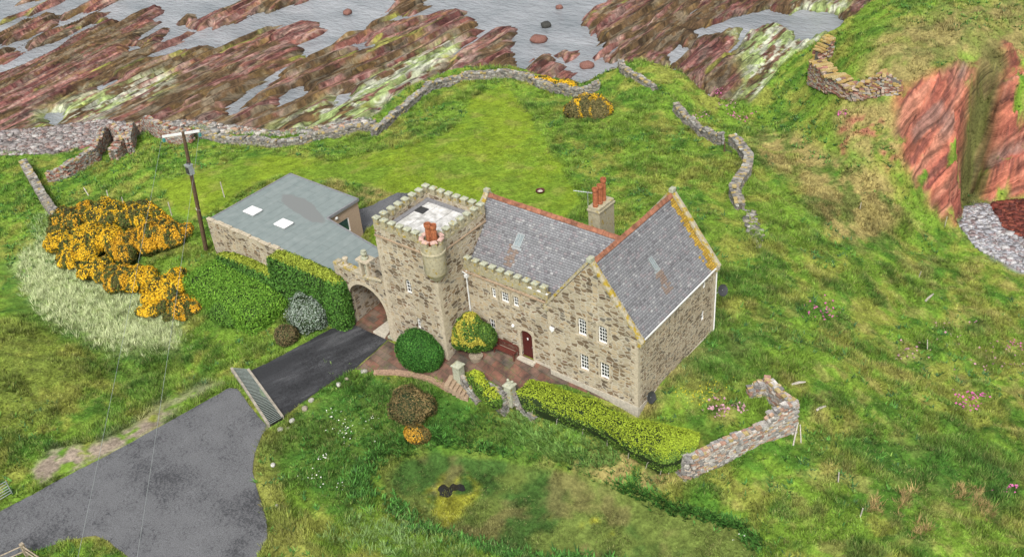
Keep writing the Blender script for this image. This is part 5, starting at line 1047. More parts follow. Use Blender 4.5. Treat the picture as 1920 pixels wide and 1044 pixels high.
p = G(780, 822); bush('gorse_bush', [((p[0], p[1], p[2]+.45), (.9, .8, .7), 2, 0), ((p[0]+.5, p[1]+.2, p[2]+.4), (.6, .6, .5), 2, 0)], 380, .075, pal([(.12,.10,.03),(.16,.11,.03)], None, ((.48,.27,.03), .42, .08), .4, 360), 'small orange-yellow gorse beside the brown shrub above the pond', 'gorse', 441, bumpy=.3)
p = G(575, 612); bush('silver_shrub', [((p[0], p[1], p[2]+1.2), (1.5, 1.3, 1.5), 2, 0), ((p[0]+.8, p[1]+.6, p[2]+1.1), (1, 1, 1.2), 2, 0)], 300, .08, pal([(.24,.29,.24),(.12,.18,.11),(.32,.37,.32),(.07,.11,.05)]), 'silvery grey-leaved shrub beside the arch hedge', 'shrub', 442, bumpy=.4)
p = G(540, 638); bush('heath_shrub', [((p[0], p[1], p[2]+.5), (.95, .9, .85), 2, 0)], 300, .08, pal([(.12,.09,.045),(.08,.09,.03),(.15,.11,.05)]), 'small brown shrub in front of the silvery one', 'shrub', 443, bumpy=.25)
p = G(425, 600); bush('green_bush', [((p[0], p[1], p[2]+.7), (1.3, 1.1, 1.0), 2, 0), ((p[0]+.9, p[1]-.1, p[2]+.4), (.7, .7, .6), 2, 0)], 300, .09, pal([(.07,.17,.02),(.12,.25,.03),(.05,.11,.015)]), 'bright green rounded bush at the right foot of the gorse', 'bush', 444, bumpy=.2)
p = un(792, 640, .35); bush('clipped_evergreen', [((-16.35, -3.55, .35), (1.62, 1.35, 1.5), 2.3, 0), ((-15.6, -3.3, .1), (1.25, 1.1, 1.2), 2.2, 0)], 620, .07, pal([(.028,.115,.015),(.045,.16,.02),(.018,.07,.01),(.07,.2,.03)]), 'round clipped dark green shrub in front of the tower', 'shrub', 445, bumpy=.1)
bush('variegated_shrub', [((-13.5, -.95, 1.3), (1.35, 1.1, 1.35), 2.1, 0), ((-12.6, -.5, 1.2), (1.05, .8, 1.1), 2, 0), ((-14.0, -1.2, .9), (.85, .9, .9), 2, 0), ((-13.6, -.5, 2.2), (.8, .6, .6), 2, 0)], 420, .10, pal([(.06,.13,.02),(.10,.18,.025),(.03,.08,.012)], None, ((.40,.36,.05), .57, .1), .7, 370), 'yellow-green shrub in the corner between tower and front wall', 'shrub', 446, bumpy=.16)
# hedges
bush('ivy_hedge', [((-28.3, -2.95, 1.1), (4.1, .85, 2.3), 5, .02), ((-25.1, -2.95, .5), (1.2, .8, 2.8), 3.5, 0), ((-34.5, -2.9, -.6), (5.6, .75, 1.5), 3, 0)], 330, .12, lambda P, Nn, bn, rg: np.where((rg.random(len(P)) < sm(.45, .95, Nn[:, 2]+.15*bn))[:, None], np.array([.27, .33, .035])*rg.uniform(.6, 1.15, (len(P), 1)), pal([(.055,.15,.02),(.09,.21,.03),(.035,.09,.015)])(P, Nn, bn, rg)), 'tall ivy hedge over the annexe wall beside the arch', 'hedge', 450, bumpy=.06)
lb_ = [((-36.2, -4.9, -1.6), (4.4, 2.1, 1.65), 7, .0), ((-33.2, -5.2, -1.7), (3.0, 2.1, 1.68), 7, -.1)]
bush('spreading_hedge', lb_, 420, .09, pal([(.12,.27,.025),(.17,.33,.035),(.09,.21,.02)]), 'broad flat-topped light green hedge below the annexe wall', 'hedge', 451, bumpy=.03)
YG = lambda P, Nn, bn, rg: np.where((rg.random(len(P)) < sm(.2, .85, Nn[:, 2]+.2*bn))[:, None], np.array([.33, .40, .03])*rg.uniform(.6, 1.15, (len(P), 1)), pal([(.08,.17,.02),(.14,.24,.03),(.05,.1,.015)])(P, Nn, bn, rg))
def strip(name, L, w_, h, label, seed, z0=0):
    W = [un(a, b_, z) for a, b_, z in L]; bl = []
    for a, b_ in zip(W[:-1], W[1:]):
        k = max(1, int(np.linalg.norm(b_-a)/.8)); yw = math.atan2(*(b_-a)[1::-1])
        for j in range(k): q = a+(b_-a)*(j+.5)/k+np.array([R_.uniform(-.25, .25), R_.uniform(-.3, .25), R_.uniform(-.12, .12)]); bl.append(((q[0], q[1], q[2]-h), (.8, w_*R_.uniform(.75, 1.2), h*R_.uniform(.8, 1.1)), 2.2, yw+R_.uniform(-.25, .25)))
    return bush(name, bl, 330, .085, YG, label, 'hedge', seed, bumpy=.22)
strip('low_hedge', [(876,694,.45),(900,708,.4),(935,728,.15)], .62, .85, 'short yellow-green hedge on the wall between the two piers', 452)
def ribbon(name, rows, k, size, colf, label, seed):
    """ivy sheet draped over a wall: rows of photo points (px,py,z), inner edge first, lofted"""
    rg = np.random.default_rng(seed); W = [np.array([un(*q) for q in r_]) for r_ in rows]; m_ = len(rows)
    def surf(s_, t_):
        out = []
        for r_ in W: c_ = np.linspace(0, 1, len(r_)); out.append(np.stack([np.interp(s_, c_, r_[:, i]) for i in range(3)], 1))
        out = np.array(out); f_ = t_*(m_-1); i_ = np.minimum(f_.astype(int), m_-2); w_ = (f_-i_)[:, None]; ar_ = np.arange(len(s_)); return out[i_, ar_]*(1-w_)+out[i_+1, ar_]*w_
    s_, t_ = rg.random(k), rg.random(k); P = surf(s_, t_); e1 = surf(np.clip(s_+.01, 0, 1), t_)-surf(np.clip(s_-.01, 0, 1), t_); e2 = surf(s_, np.clip(t_+.02, 0, 1))-surf(s_, np.clip(t_-.02, 0, 1)); Nn = np.cross(e1, e2); Nn /= np.linalg.norm(Nn, axis=1)[:, None]+1e-9; Nn *= np.sign(Nn[:, 2:3]+.2*-Nn[:, 1:2])
    bn = (fbm(P[:, 0]*1.0+P[:, 2], P[:, 1]-P[:, 2], .9, o=4, seed=380)-.5)*2; P = P+Nn*(bn*.24+rg.uniform(-.07, .06, k))[:, None]
    nn = Nn+rg.normal(0, .5, (k, 3)); nn /= np.linalg.norm(nn, axis=1)[:, None]; t1 = np.cross(nn, rg.normal(size=(k, 3))); t1 /= np.linalg.norm(t1, axis=1)[:, None]; t2 = np.cross(nn, t1); z_ = size*rg.uniform(.6, 1.3, k)[:, None]
    V = np.stack([P-t1*z_*.8, P-t2*z_/2, P+t1*z_*.8, P+t2*z_/2], 1).reshape(-1, 3); F_ = (np.array([[0, 1, 2], [0, 2, 3]])[None]+np.arange(k)[:, None, None]*4).reshape(-1, 3); Cc = np.repeat(np.clip(colf(P, Nn, bn, rg), .003, .9), 4, 0)
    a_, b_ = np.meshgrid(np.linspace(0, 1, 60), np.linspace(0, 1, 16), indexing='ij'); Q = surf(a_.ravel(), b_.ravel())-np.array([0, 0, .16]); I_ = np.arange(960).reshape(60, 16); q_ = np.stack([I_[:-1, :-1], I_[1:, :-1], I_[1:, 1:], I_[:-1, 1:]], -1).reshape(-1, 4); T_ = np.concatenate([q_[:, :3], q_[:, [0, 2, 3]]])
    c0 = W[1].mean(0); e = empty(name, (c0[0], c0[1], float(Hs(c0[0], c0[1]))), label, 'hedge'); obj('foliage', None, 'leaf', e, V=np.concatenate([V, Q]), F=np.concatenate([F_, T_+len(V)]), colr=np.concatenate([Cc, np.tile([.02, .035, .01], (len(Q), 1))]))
    mb = MB()
    for j in range(9): q0 = surf(np.array([.06+j*.11]), np.array([.8]))[0]; q1 = surf(np.array([.04+j*.11]), np.array([1.]))[0]; mb.tube([q0, (q0+q1)/2-[.1, .1, 0], q1-[.1, .15, .2]], .025, 5)
    obj('stems', mb, 'grey_wood', e)
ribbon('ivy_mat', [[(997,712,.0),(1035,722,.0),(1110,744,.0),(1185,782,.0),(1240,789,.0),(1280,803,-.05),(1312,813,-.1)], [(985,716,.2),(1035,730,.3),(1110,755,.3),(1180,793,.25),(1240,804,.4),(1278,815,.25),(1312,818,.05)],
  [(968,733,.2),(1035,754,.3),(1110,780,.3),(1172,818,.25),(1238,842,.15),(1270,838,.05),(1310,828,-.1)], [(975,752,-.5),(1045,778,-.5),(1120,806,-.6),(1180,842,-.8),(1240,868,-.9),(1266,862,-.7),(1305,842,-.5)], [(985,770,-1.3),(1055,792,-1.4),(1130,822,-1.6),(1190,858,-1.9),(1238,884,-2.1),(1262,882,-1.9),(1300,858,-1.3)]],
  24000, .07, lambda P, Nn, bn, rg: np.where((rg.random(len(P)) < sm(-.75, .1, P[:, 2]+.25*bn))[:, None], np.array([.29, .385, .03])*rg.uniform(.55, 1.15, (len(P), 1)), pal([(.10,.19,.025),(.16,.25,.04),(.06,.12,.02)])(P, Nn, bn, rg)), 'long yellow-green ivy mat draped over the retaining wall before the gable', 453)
# patio furniture and edges
def pier(px, py, z, w_, h, label, kn):
    p = un(px, py, z+h); e = empty('stone_pier', (p[0], p[1], z), label, 'pier'); mb = MB().box((p[0]-w_/2, p[1]-w_/2, z-1.0), (p[0]+w_/2, p[1]+w_/2, z+h-.12)); obj('shaft', mb, 'cap', e, bevel=.04)
    c = w_/2+.07; V = [(p[0]+sx_*c*q, p[1]+sy_*c*q, zz_) for q, zz_ in ((1, z+h-.117), (1, z+h-.02), (.45, z+h+.14)) for sx_, sy_ in ((-1,-1),(1,-1),(1,1),(-1,1))]
    obj('cap_stone', MB().add(V, [(0,1,5,4),(1,2,6,5),(2,3,7,6),(3,0,4,7),(4,5,9,8),(5,6,10,9),(6,7,11,10),(7,4,8,11),(8,9,10,11),(3,2,1,0)]), 'cap', e, bevel=.03)
    for k in range(kn): obj('knob', MB().lathe((p[0]-.18+k*.36, p[1]+.1, z+h+.12), [(.04, 0), (.1, .06), (.1, .14), (.04, .2)], 10), 'cap', e, smooth=True)
pier(858, 683, -.35, .62, .95, 'square pale stone pier at the top of the garden steps', 0)
pier(955, 720, -.4, .6, .85, 'square pale stone pier with two knobs, nearer the gable', 2)
ws = [un(905, 712, .0), un(945, 735, .0)]; rubble_wall('garden_wall', ws, [1.5, 1.6], .45, 'low coped wall between the two stone piers', pal=PGREY, seed=14, topz=[-.02, -.05])
ws = [un(862, 700, -.15), un(880, 722, -.6), un(893, 738, -1.0)]; rubble_wall('garden_wall', ws, [.9, .9, .9], .35, 'low rough wall falling beside the garden steps', pal=PGREY, seed=15, topz=[.0, -.5, -.9])
ws = [un(965, 738, -.3), un(985, 752, -.6), un(1000, 765, -.9)]; rubble_wall('garden_wall', ws, [.5, .45, .4], .35, 'tumbled wall end dropping into the garden below the knobbed pier', pal=PGREY, seed=17, topz=[-.35, -.9, -1.4])
st = empty('garden_steps', un(862, 722, -.8), 'short flight of worn stone steps down from the patio', 'steps')
s0, s1 = un(842, 712, -.5), un(878, 738, -1.5)
for k in range(6):
    q = s0+(s1-s0)*k/5.; a = math.atan2(s1[1]-s0[1], s1[0]-s0[0]); mb = MB(); V = SHAPE*np.array([.36, 1.15, .5]); c_, s_ = math.cos(a), math.sin(a); V = np.c_[V[:, 0]*c_-V[:, 1]*s_, V[:, 0]*s_+V[:, 1]*c_, V[:, 2]]+np.array([q[0], q[1], -.62-k*.17-.15]); obj('tread', mb.add(V, BOXF), 'band', st, bevel=.02)
ed = [(703,700),(740,699),(775,704),(805,712),(826,722),(842,732)]; P_ = np.array([G(a, b_) for a, b_ in ed]); cum = np.r_[0, np.cumsum(np.linalg.norm(np.diff(P_[:, :2], axis=0), axis=1))]; be = MB(); s_ = 0; rg = np.random.default_rng(5)
while s_ < cum[-1]:
    q = np.array([np.interp(s_, cum, P_[:, i]) for i in range(3)]); q2 = np.array([np.interp(min(s_+.1, cum[-1]), cum, P_[:, i]) for i in range(3)]); a = math.atan2(*(q2-q)[1::-1]) if s_+.1 < cum[-1] else a
    V = SHAPE*np.array([.10, .42, .22]); c_, s2 = math.cos(a), math.sin(a); V = np.c_[V[:, 0]*c_-V[:, 1]*s2, V[:, 0]*s2+V[:, 1]*c_, V[:, 2]]+q+np.array([0, 0, .08+rg.uniform(-.01, .01)]); be.add(V, BOXF); s_ += .125
M['edging'] = mat_plain('edging_brick', (.38, .25, .17), .9, .3, 7); obj('brick_edging', be, 'edging', label='curved edging of upright bricks along the lower patio', cat='edging')
bn_ = empty('garden_bench', (-10.9, 0, 0), 'dark red wooden garden bench beside the maroon door', 'bench'); bx0, bx1 = -11.75, -9.98
for x in (bx0, bx1):
    obj('leg', MB().box((x-.035, -.42, 0), (x+.035, -.35, .62)), 'bench', bn_); obj('leg', MB().box((x-.035, .1, 0), (x+.035, .17, .95)), 'bench', bn_); obj('armrest', MB().box((x-.045, -.45, .622), (x+.045, .1, .66)), 'bench', bn_)
mb = MB()
for k in range(5): mb.box((bx0+.04, -.4+k*.1, .41), (bx1-.04, -.32+k*.1, .44))
obj('seat', mb, 'bench', bn_)
mb = MB().box((bx0+.04, .11, .5), (bx1-.04, .15, .58)).box((bx0+.04, .11, .88), (bx1-.04, .15, .98)).box((bx0+.5, .112, .98), (bx1-.5, .148, 1.05))
for k in range(16): x = bx0+.12+k*.1; mb.box((x, .12, .58), (x+.04, .14, .88))
obj('backrest', mb, 'bench', bn_)
tq = G(893, 672); tb = empty('planter_tub', tq, 'weathered round half-barrel tub under the yellow-green shrub', 'planter')
obj('tub', MB().lathe((tq[0], tq[1], tq[2]-.1), [(.42, 0), (.52, .4), (.46, .4), (.44, .34)], 18), 'wood', tb, smooth=True); obj('soil', MB().lathe((tq[0], tq[1], tq[2]+.2), [(.45, 0), (.44, .02)], 18), 'pole', tb)
sheet('path', [(-24.2,-2.6),(TX0-.1,-2.6),(TX0-.1,1.25),(-24.2,1.25)], 'flags', .06, 0, .4, kind='structure', label='dark flagged floor inside the arch')
# arch threshold
sp_ = [G(700, 625), G(729, 600), G(734, 618), G(722, 636)]; zt = max(p[2] for p in sp_)+.06
obj('concrete_ramp', MB().prism([(p[0], p[1], zt-.3) for p in sp_], (0, 0, .3)), 'slab', label='pale concrete slab ramp at the right foot of the arch', cat='ramp', bevel=.015)
dp = G(736, 634); obj('stone_trough', MB().box((dp[0]-.3, dp[1]-.2, dp[2]-.1), (dp[0]+.3, dp[1]+.2, dp[2]+.22)).box((dp[0]-.2, dp[1]-.12, dp[2]+.221), (dp[0]+.2, dp[1]+.12, dp[2]+.226)), 'cap', label='small square stone drain block between the arch and the round shrub', cat='drain block', bevel=.02)
def boulder(name, p, r, label, seed, mat='stone', colr=(.42, .40, .34), group=None, cat='boulder', flat=.7):
    rg = np.random.default_rng(seed); V, F_ = ico(2); V = V*(1+rg.uniform(-.16, .16, (len(V), 1))); V = np.sign(V)*np.abs(V)**.8*np.array([1, .8, flat])*r; a = rg.uniform(0, 3); V = np.c_[V[:, 0]*math.cos(a)-V[:, 1]*math.sin(a), V[:, 0]*math.sin(a)+V[:, 1]*math.cos(a), V[:, 2]]+np.array(p)+[0, 0, r*.25]
    c = np.tile(np.array(colr), (len(V), 1))*rg.uniform(.85, 1.12, (len(V), 1)); return obj(name, None, mat, V=V, F=F_, colr=c, label=label, cat=cat, group=group)
BD = [(683,698,.45,'largest edging boulder, nearest the patio bricks'),(650,711,.28,'half-sunk pale edging stone between the two upper boulders'),(635,722,.36,'upright white edging boulder on the verge of the dark tarmac'),(584,751,.36,'tilted tan edging boulder midway along the dark tarmac'),(572,767,.42,'broad brown edging boulder above the cattle grid'),(548,790,.38,'flat grey boulder right beside the cattle grid end'),(526,806,.36,'white edging stone just below the cattle grid'),(540,804,.24,'small edging stone touching the white one below the grid'),(512,872,.3,'lone stone on the lower verge of the wide drive'),(519,948,.22,'small stone at the bottom of the verge near the drive bend')]
for i, (a, b_, r, lb) in enumerate(BD): boulder('edging_boulder', G(a, b_), r*.62, lb, 500+i, group='boulders along the drive', colr=[(.33,.32,.27),(.27,.235,.18),(.42,.41,.37)][i % 3])
for i, (a, b_, r, lb) in enumerate([(1024,50,.9,'dark rock alone in the open water'),(1049,16,.7,'small far rock near the top edge of the sea'),(1100,126,1.0,'round red rock in the bay beside the hump'),(652,26,.9,'low rock awash between two reefs'),(1010,78,1.2,'brown domed rock in the bay above the red islets')]):
    boulder('sea_rock', un(a, b_, SEA), r, lb, 520+i, colr=(.05,.05,.045) if i == 0 else (.2,.1,.08), cat='rock', flat=.5)
# cattle grid
M['gridsteel'] = mat_plain('grid_steel', (.17, .20, .18), .6, .25, 6, .3)
M['kerb'] = mat_plain('old_kerb', (.30, .27, .22), .9, .3, 3)
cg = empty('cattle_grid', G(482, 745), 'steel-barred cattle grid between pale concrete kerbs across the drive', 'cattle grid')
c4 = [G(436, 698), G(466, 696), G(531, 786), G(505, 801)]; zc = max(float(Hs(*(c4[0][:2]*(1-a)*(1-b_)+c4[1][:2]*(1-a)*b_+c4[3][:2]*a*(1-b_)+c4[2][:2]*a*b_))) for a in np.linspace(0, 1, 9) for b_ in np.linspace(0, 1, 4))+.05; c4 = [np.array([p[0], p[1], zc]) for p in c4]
obj('pit_shade', MB().prism([p-Z1*.3 for p in c4], Z1*.24), 'dark', cg)  # near-black slab under the bars: shade of the pit put in as colour
for a, b_ in ((0, 3), (1, 2)):
    d = c4[b_]-c4[a]; nn = np.cross(d/np.linalg.norm(d), Z1); obj('kerb', MB().prism([c4[a]-nn*.07-Z1*.3, c4[a]+nn*.07-Z1*.3, c4[a]+nn*.07+Z1*.05, c4[a]-nn*.1+Z1*.05], d), 'kerb', cg)
mb = MB(); k = 40
for i in range(k+1): t_ = i/k; mb.tube([c4[0]+(c4[3]-c4[0])*t_+Z1*.0, c4[1]+(c4[2]-c4[1])*t_+Z1*.0], .033, 5)
obj('bars', mb, 'gridsteel', cg)
# pole with transformer
pe = G(387, 470); e = empty('utility_pole', pe, 'brown wooden power pole with crossarm and small grey transformer', 'power pole'); tp = uny(343, 248, pe[1])
dirp = (tp-pe)/np.linalg.norm(tp-pe); Lp = np.linalg.norm(tp-pe)
obj('post', MB().tube([pe-dirp*.5, pe+dirp*Lp*.5, tp], [.2, .17, .135], 12), 'pole', e, smooth=True)
ca, cb2 = un(303, 255, tp[2]-.12), un(373, 244, tp[2]-.12); dx_ = cb2-ca; nn = np.cross(dx_/np.linalg.norm(dx_), Z1)
mid = pe+dirp*(Lp-.12); sh_ = mid-(ca+(cb2-ca)*.56); sh_[2] = 0; ca += sh_; cb2 += sh_
obj('crossarm', MB().prism([ca-nn*.07-Z1*.09, ca+nn*.07-Z1*.09, ca+nn*.07+Z1*.09, ca-nn*.07+Z1*.09], cb2-ca), 'pipe', e)
obj('brace', MB().tube([ca+(cb2-ca)*.3-Z1*.05, mid-Z1*.6], .02, 5).tube([ca+(cb2-ca)*.8-Z1*.05, mid-Z1*.6], .02, 5), 'zinc', e)
M['insul'] = mat_plain('insulator', (.05, .22, .19), .3, .2, 4, bmp=0)
for q in (ca+(cb2-ca)*.02, ca+(cb2-ca)*.98): obj('insulator', MB().lathe(q-Z1*.5, [(.05, 0), (.15, .05), (.06, .1), (.15, .16), (.06, .21), (.15, .27), (.06, .32), (.03, .45)], 10), 'insul', e)
tc_ = pe+dirp*Lp*.72; v_ = np.array([.34, -.3, 0]); tc2 = tc_+v_*.7
mb = MB().box(tc2-[.28, .22, .45], tc2+[.28, .22, .4]).box(tc2+[-.33, -.27, .403], tc2+[.33, .27, .47]); tr = obj('transformer', mb, 'zinc', e, bevel=.03)
obj('radiator', MB().box(tc2-[.2, .26, .32], tc2+[.2, -.222, .25]), 'iron', tr)
for s_ in (-.15, .15): obj('bushing', MB().lathe(tc2+[s_, 0, .47], [(.04, 0), (.06, .05), (.04, .1), (.06, .15), (.02, .24)], 8), 'iron', tr)
q = pe+dirp*Lp*.38; obj('notice_plate', MB().box(q+[-.09, -.19, -.12], q+[.09, -.17, .12]), 'slab', e); obj('climbing_step', MB().tube([q-[.35, .05, .15], q+[.35, -.05, -.1]], .02, 5), 'zinc', e)
for (s_, px, py, lb) in ((ca, 150, 1010, 'left overhead wire running from the pole towards the viewer'), (cb2, 255, 1040, 'right overhead wire running from the pole towards the viewer')):
    E_ = un(px, py, 6.5); E_ = s_+(E_-s_)*1.25; pts = [s_+(E_-s_)*k/24-Z1*(1.2*4*(k/24)*(1-k/24))*.25-Z1*.5*(k == -1) for k in range(25)]; obj('overhead_wire', MB().tube(pts, .011, 4), 'zinc', label=lb, cat='wire')
# fence posts, gate, fence
def post(px, py, h, label, lean=(0, 0), r=.06, mat='grey_wood', name='fence_post', group='old fence posts'):
    p = G(px, py); obj(name, MB().tube([p-Z1*.3, p+np.array([lean[0], lean[1], h])], [r, r*.85], 7), mat, label=label, cat='post', group=group)
post(421, 370, 1.7, 'tall pale fence post on the lawn behind the annexe'); post(322, 404, 1.5, 'fence post on the lawn edge beside the golden gorse', (.1, 0)); post(168, 368, .5, 'pale fallen post sticking out behind the wall end', (-1.3, .3)); post(233, 386, .9, 'short post at the back of the gorse bank', (-.15, .1)); post(203, 372, .8, 'crooked stub just left of the short post by the gorse', (-.2, .2))
post(1612, 392, .7, 'thin stake near the top of the right slope', (.05, 0), .035); post(1740, 655, .8, 'thin stake in the middle of the right slope', (-.2, .1), .04); post(1572, 905, .8, 'broken stake on the line below the garden corner', (-.1, .1), .045); post(1612, 968, .8, 'lower stake on the line at the bottom of the slope', (.1, 0), .045); post(1771, 425, 1.1, 'upright stake on the slope just above the cove', (.05, 0), .04); post(1722, 520, .6, 'short stake halfway between cove and wall', (.1, .1), .04)
post(1358, 285, 1.1, 'gatepost at the end of the wall by the gap', (0, 0), .07, 'pole'); 
lg = G(1487, 835); obj('leaning_pole', MB().tube([lg, B_+np.array([.3, .1, 1.2])], .05, 6), 'grey_wood', label='bare pole propped against the outer garden corner, left of two', cat='pole'); lg = G(1502, 830); obj('leaning_pole', MB().tube([lg, B_+np.array([.42, .2, 1.0])], .04, 6), 'grey_wood', label='bare pole propped against the outer garden corner, right of two', cat='pole')
for i, (a, b_, c, d, lb) in enumerate([(1484, 722, 1510, 717, 'short grey driftwood log beside the roofless walling'), (1530, 770, 1548, 762, 'pale driftwood piece on the slope right of the garden corner'), (1735, 565, 1750, 552, 'thin driftwood stick on the open slope')]): q0, q1 = G(a, b_), G(c, d); obj('driftwood', MB().tube([q0+Z1*.05, (q0+q1)/2+Z1*.12, q1+Z1*.06], [.09, .1, .05], 6), 'grey_wood', label=lb, cat='driftwood')
gt = empty('field_gate', G(23, 925), 'galvanised metal field gate open beside the drive at the left edge', 'gate'); g0 = G(23, 925); gd = G(-30, 955)-g0; gd[2] = 0; gd /= np.linalg.norm(gd); g1 = g0+gd*3.0
obj('frame', MB().tube([g0, g0+Z1*1.2], .035, 6).tube([g1, g1+Z1*1.2], .035, 6), 'zinc', gt); mb = MB()
for k in range(6): mb.tube([g0+Z1*(.12+.21*k), g1+Z1*(.12+.21*k)], .025, 6)
obj('rails', mb, 'zinc', gt)
wf = empty('post_and_rail_fence', G(52, 1040), 'wooden post and rail fence at the bottom left corner', 'fence'); w0 = G(52, 1042); w1 = G(-20, 1075); w2 = G(95, 1072)
obj('post', MB().box(w0-[.12, .12, .3], w0+[.12, .12, 1.15]), 'wood', wf, bevel=.02)
for nm, a, b_ in (('rail', w0, w1), ('rail', w0, w2)):
    for z in (.5, .95): obj('rail', MB().tube([a+Z1*z, b_+Z1*z], .05, 4), 'wood', wf)
sg_ = empty('hand_gate', G(1362, 278), 'small dark iron gate in the gap of the drystone wall', 'gate'); h0, h1 = G(1358, 283), G(1372, 288); hd = h1-h0; mb = MB()
for k in range(7): q = h0+hd*k/6; mb.tube([q, q+Z1*1.0], .02, 4)
obj('bars', mb, 'iron', sg_); obj('rails', MB().tube([h0+Z1*.15, h1+Z1*.15], .02, 4).tube([h0+Z1*.95, h1+Z1*.95], .02, 4), 'iron', sg_)
fp = G(1013, 361); e = empty('fire_bowl', fp, 'small round rusty fire bowl on the mown lawn', 'fire bowl'); obj('bowl', MB().lathe(fp, [(.2, .02), (.42, .18), (.42, .26), (.36, .26), (.2, .12)], 18), 'door', e, smooth=True); obj('ash', MB().lathe(fp, [(.3, .14), (.02, .2)], 12), 'slab', e)
# ================================================================ UNCOUNTABLE PLANTS AND STONES
def along(L, n_, spread):
    P2 = np.array(L, float); cum = np.r_[0, np.cumsum(np.linalg.norm(np.diff(P2, axis=0), axis=1))]; s_ = rng.uniform(0, cum[-1], n_); return np.c_[np.interp(s_, cum, P2[:, 0])+rng.normal(0, spread, n_), np.interp(s_, cum, P2[:, 1])+rng.normal(0, spread*.7, n_)]
def inpoly(poly, n_):
    P2 = np.array(poly, float); a, b_ = P2.min(0), P2.max(0); q = rng.uniform(a, b_, (n_*3, 2)); return q[sdf(poly, q[:, 0], q[:, 1]) > 0][:n_]
def ground3(Q): return np.array([G(a, b_) for a, b_ in Q])
def plants(Q, col, h, w_, nb, spread=.5, lean=.6, var=.2):
    if len(Q) == 0: return
    P = ground3(Q); c = np.tile(np.array(col, float), (len(P), 1))*rng.uniform(1-var, 1+var, (len(P), 1)); push(tufts(P, c, h*rng.uniform(.7, 1.2, len(P)), np.full(len(P), w_), nb, spread, lean))
plants(inpoly(PALE, 1700)+rng.normal(0, 9, (1700, 2)), (.50,.56,.30), .5, .04, 14, .9, .9); plants(inpoly(PALE, 500)+rng.normal(0, 20, (500, 2)), (.28,.38,.14), .45, .035, 12, .9, .9); plants(inpoly([(75,455),(100,440),(90,400),(60,400),(50,440)], 60), (.3,.4,.17), .5, .04, 12, .9, .8)
flush('tall_pale_grass', 'pale feathery tall grass below the gorse bank')
DL = [(690,940),(668,915),(690,870),(730,845),(760,825),(800,812),(830,820)]; DL2 = [(720,925),(745,960),(810,1000),(880,1020),(960,1045),(1080,1050),(1180,1062)]; DL3 = [(1160,905),(1215,930),(1270,955),(1330,970),(1385,985),(1415,1010),(1420,1040)]; DL4 = [(835,825),(900,835),(950,850)]
for L, k, s_, hh_ in ((DL, 330, 12, .4), (DL2, 380, 10, .35), (DL3, 330, 9, .4), (DL4, 80, 10, .3)): plants(along(L, k, s_), (.06,.165,.028), hh_, .15, 8, .9, 1.1, .6)
plants(inpoly([(560,800),(700,720),(860,760),(1000,800),(1120,860),(1000,865),(830,840),(720,870),(660,930),(560,900)], 420), (.055,.16,.025), .3, .11, 8, .9, 1.0, .45); plants(inpoly([(1000,800),(1180,850),(1260,900),(1180,925),(1050,880)], 130), (.07,.16,.03), .3, .11, 8, .9, 1.0, .45)
flush('broad_leaved_docks', 'broad dark green dock leaves on the garden bank and round the marshy pond')
plants(inpoly([(940,770),(1000,760),(1100,790),(1160,840),(1150,880),(1060,870),(960,830)], 260), (.17,.30,.07), .55, .06, 14, .8, 1.1); plants(inpoly([(640,960),(760,960),(860,1010),(1000,1044),(700,1044),(600,1010)], 300), (.20,.31,.10), .35, .045, 9, .9, 1.2); plants(inpoly([(600,650),(700,690),(700,700),(600,740)], 5), (.2,.3,.1), .3, .05, 8)
for a, b_ in ((1697,940),(1728,992),(1835,938),(1850,965),(1800,925),(1640,945)): plants(np.array([[a, b_]])+rng.normal(0, 9, (14, 2)), (.33,.25,.10), .45, .04, 22, .9, .9)
flush('long_grass', 'long arching grass tussocks in the garden and on the slope')
def flowers(Q, col, s_, h0=.15, h1=.4):
    P = ground3(Q); P[:, 2] += rng.uniform(h0, h1, len(P)); k = len(P); d = rng.normal(size=(k, 3)); d[:, 2] = abs(d[:, 2])+.8; d /= np.linalg.norm(d, axis=1)[:, None]; t1 = np.cross(d, [1, 0, .2]); t1 /= np.linalg.norm(t1, axis=1)[:, None]; t2 = np.cross(d, t1); sz = s_*rng.uniform(.6, 1.2, k)[:, None]
    V = np.stack([P-t1*sz, P-t2*sz, P+t1*sz, P+t2*sz], 1).reshape(-1, 3); F_ = (np.array([[0,1,2],[0,2,3]])[None]+np.arange(k)[:, None, None]*4).reshape(-1, 3); push((V, F_, np.repeat(np.array(col)*rng.uniform(.7, 1.15, (k, 1)), 4, 0)))
for a, b_, s_, k in ((640,800,16,26),(655,818,22,26),(612,862,6,14),(585,898,12,12),(642,915,6,8),(700,790,12,8),(1385,1010,12,5),(630,780,8,6)): flowers(np.array([[a, b_]])+rng.normal(0, 1, (k, 2))*[s_, s_*.6], (.7,.7,.62), .055)
flush('white_flowers', 'scattered white flower heads on the bank below the drive')
for a, b_, s_, k, cc in ((1545,585,18,50,0),(1820,745,16,50,0),(1812,765,10,20,0),(1890,920,12,25,0),(1577,215,6,24,0),(1342,172,8,24,0),(1362,195,10,26,1),(1310,215,14,26,1),(1395,222,10,26,0),(1375,218,6,14,0),(1350,770,14,60,1),(1385,765,8,30,1),(1345,748,6,14,1),(1900,650,16,30,0),(1700,660,20,26,1),(1780,620,25,26,1),(1870,675,30,40,1)): flowers(np.array([[a, b_]])+rng.normal(0, 1, (k, 2))*[s_, s_*.5], [(.55,.14,.32),(.42,.24,.27)][cc], .095, .05, .25)
flush('pink_flowers', 'clumps of pink flowers dotted over the slopes')
for a, b_, s_, k in ((1310,745,18,70),(1340,720,14,30),(1280,735,8,20),(1240,165,10,14)): flowers(np.array([[a, b_]])+rng.normal(0, 1, (k, 2))*[s_, s_*.5], (.55,.5,.03), .05, .05, .2)
flush('yellow_flowers', 'small yellow flowers on the rough grass beside the house')
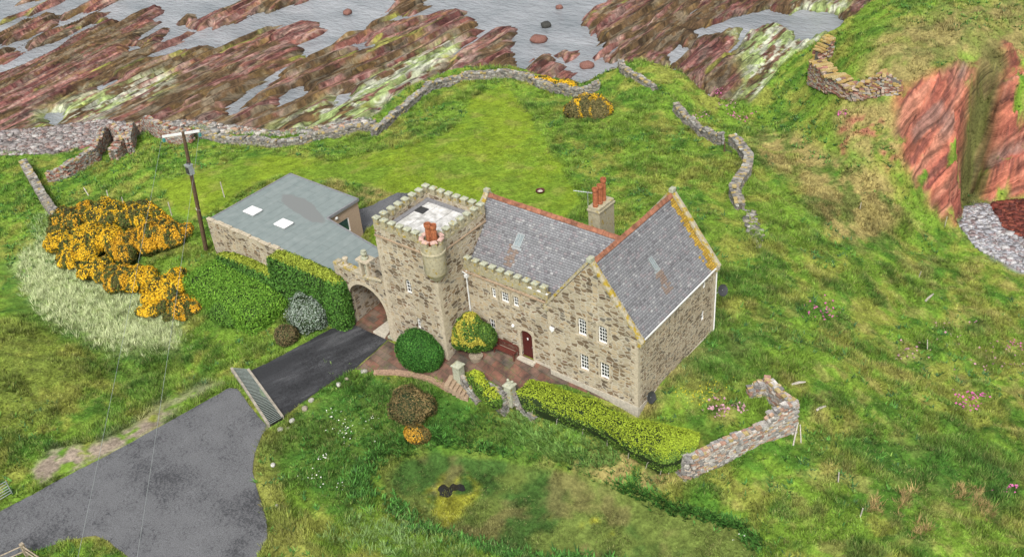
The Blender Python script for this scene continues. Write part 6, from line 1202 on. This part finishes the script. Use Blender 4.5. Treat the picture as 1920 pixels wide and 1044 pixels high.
# pebbles
def pebbles(poly, n_, s_, pal_, name, label, seed):
    rg = np.random.default_rng(seed); P2 = np.array(poly, float); q = rg.uniform(P2.min(0), P2.max(0), (n_*3, 2)); q = q[sdf(poly, q[:, 0], q[:, 1]) > 0][:n_]
    P = ground3(q); sz = s_*rg.lognormal(0, .35, len(P))[:, None]*np.array([1.2, 1, .6]); V, F_, Cc = stones(P+[0, 0, .03], sz, rg.uniform(0, 3, len(P)), pal_, rg, .3); obj(name, None, 'stone', V=V, F=F_, colr=Cc, kind='stuff', label=label)
pebbles([(1800,425),(1810,388),(1850,382),(1862,400),(1880,430),(1930,455),(1930,515),(1880,490),(1835,468)], 3200, .2, [(.33,.33,.35),(.27,.27,.29),(.40,.39,.39),(.25,.2,.2)], 'beach_stones', 'grey stones of the cove beach', 21)
pebbles([(1860,380),(1930,374),(1930,452),(1885,430)], 900, .22, [(.15,.04,.03),(.20,.06,.04),(.09,.03,.025)], 'wet_red_stones', 'dark red wet stones under the cliff', 22)
pebbles([(-20,250),(100,238),(200,225),(250,235),(200,262),(150,276),(100,288),(-20,292)], 3000, .27, [(.32,.29,.28),(.26,.22,.21),(.38,.36,.34),(.24,.17,.15),(.2,.18,.17)], 'shingle', 'grey shingle of the upper beach by the field wall', 23)
pebbles([(250,235),(350,225),(420,235),(520,248),(620,235),(690,220),(700,226),(620,243),(520,256),(420,250),(360,238)], 1300, .3, PMIX, 'shore_rubble', 'loose boulders and rubble along the foot of the sea wall', 24)
pebbles([(1392,395),(1412,395),(1432,435),(1425,470),(1408,450)], 90, .2, PGREY, 'fallen_stones', 'scatter of fallen wall stones below the winding wall', 25)
# pond water
pw_ = [(822,915),(832,908),(842,912),(850,908),(868,910),(872,918),(862,922),(850,920),(846,932),(834,934),(826,928)]
M['bog'] = mat_plain('bog_water', (.012, .012, .010), .12, .3, 2, spec=.6, bmp=0)
W = [G(a+R_.uniform(-2, 2), b_+R_.uniform(-2, 2)) for a, b_ in densify(pw_, 4)]
sheet('pond', [p[:2] for p in W], 'bog', .05, .05, .3, kind='structure', label='small black patch of open water in the marshy pond')
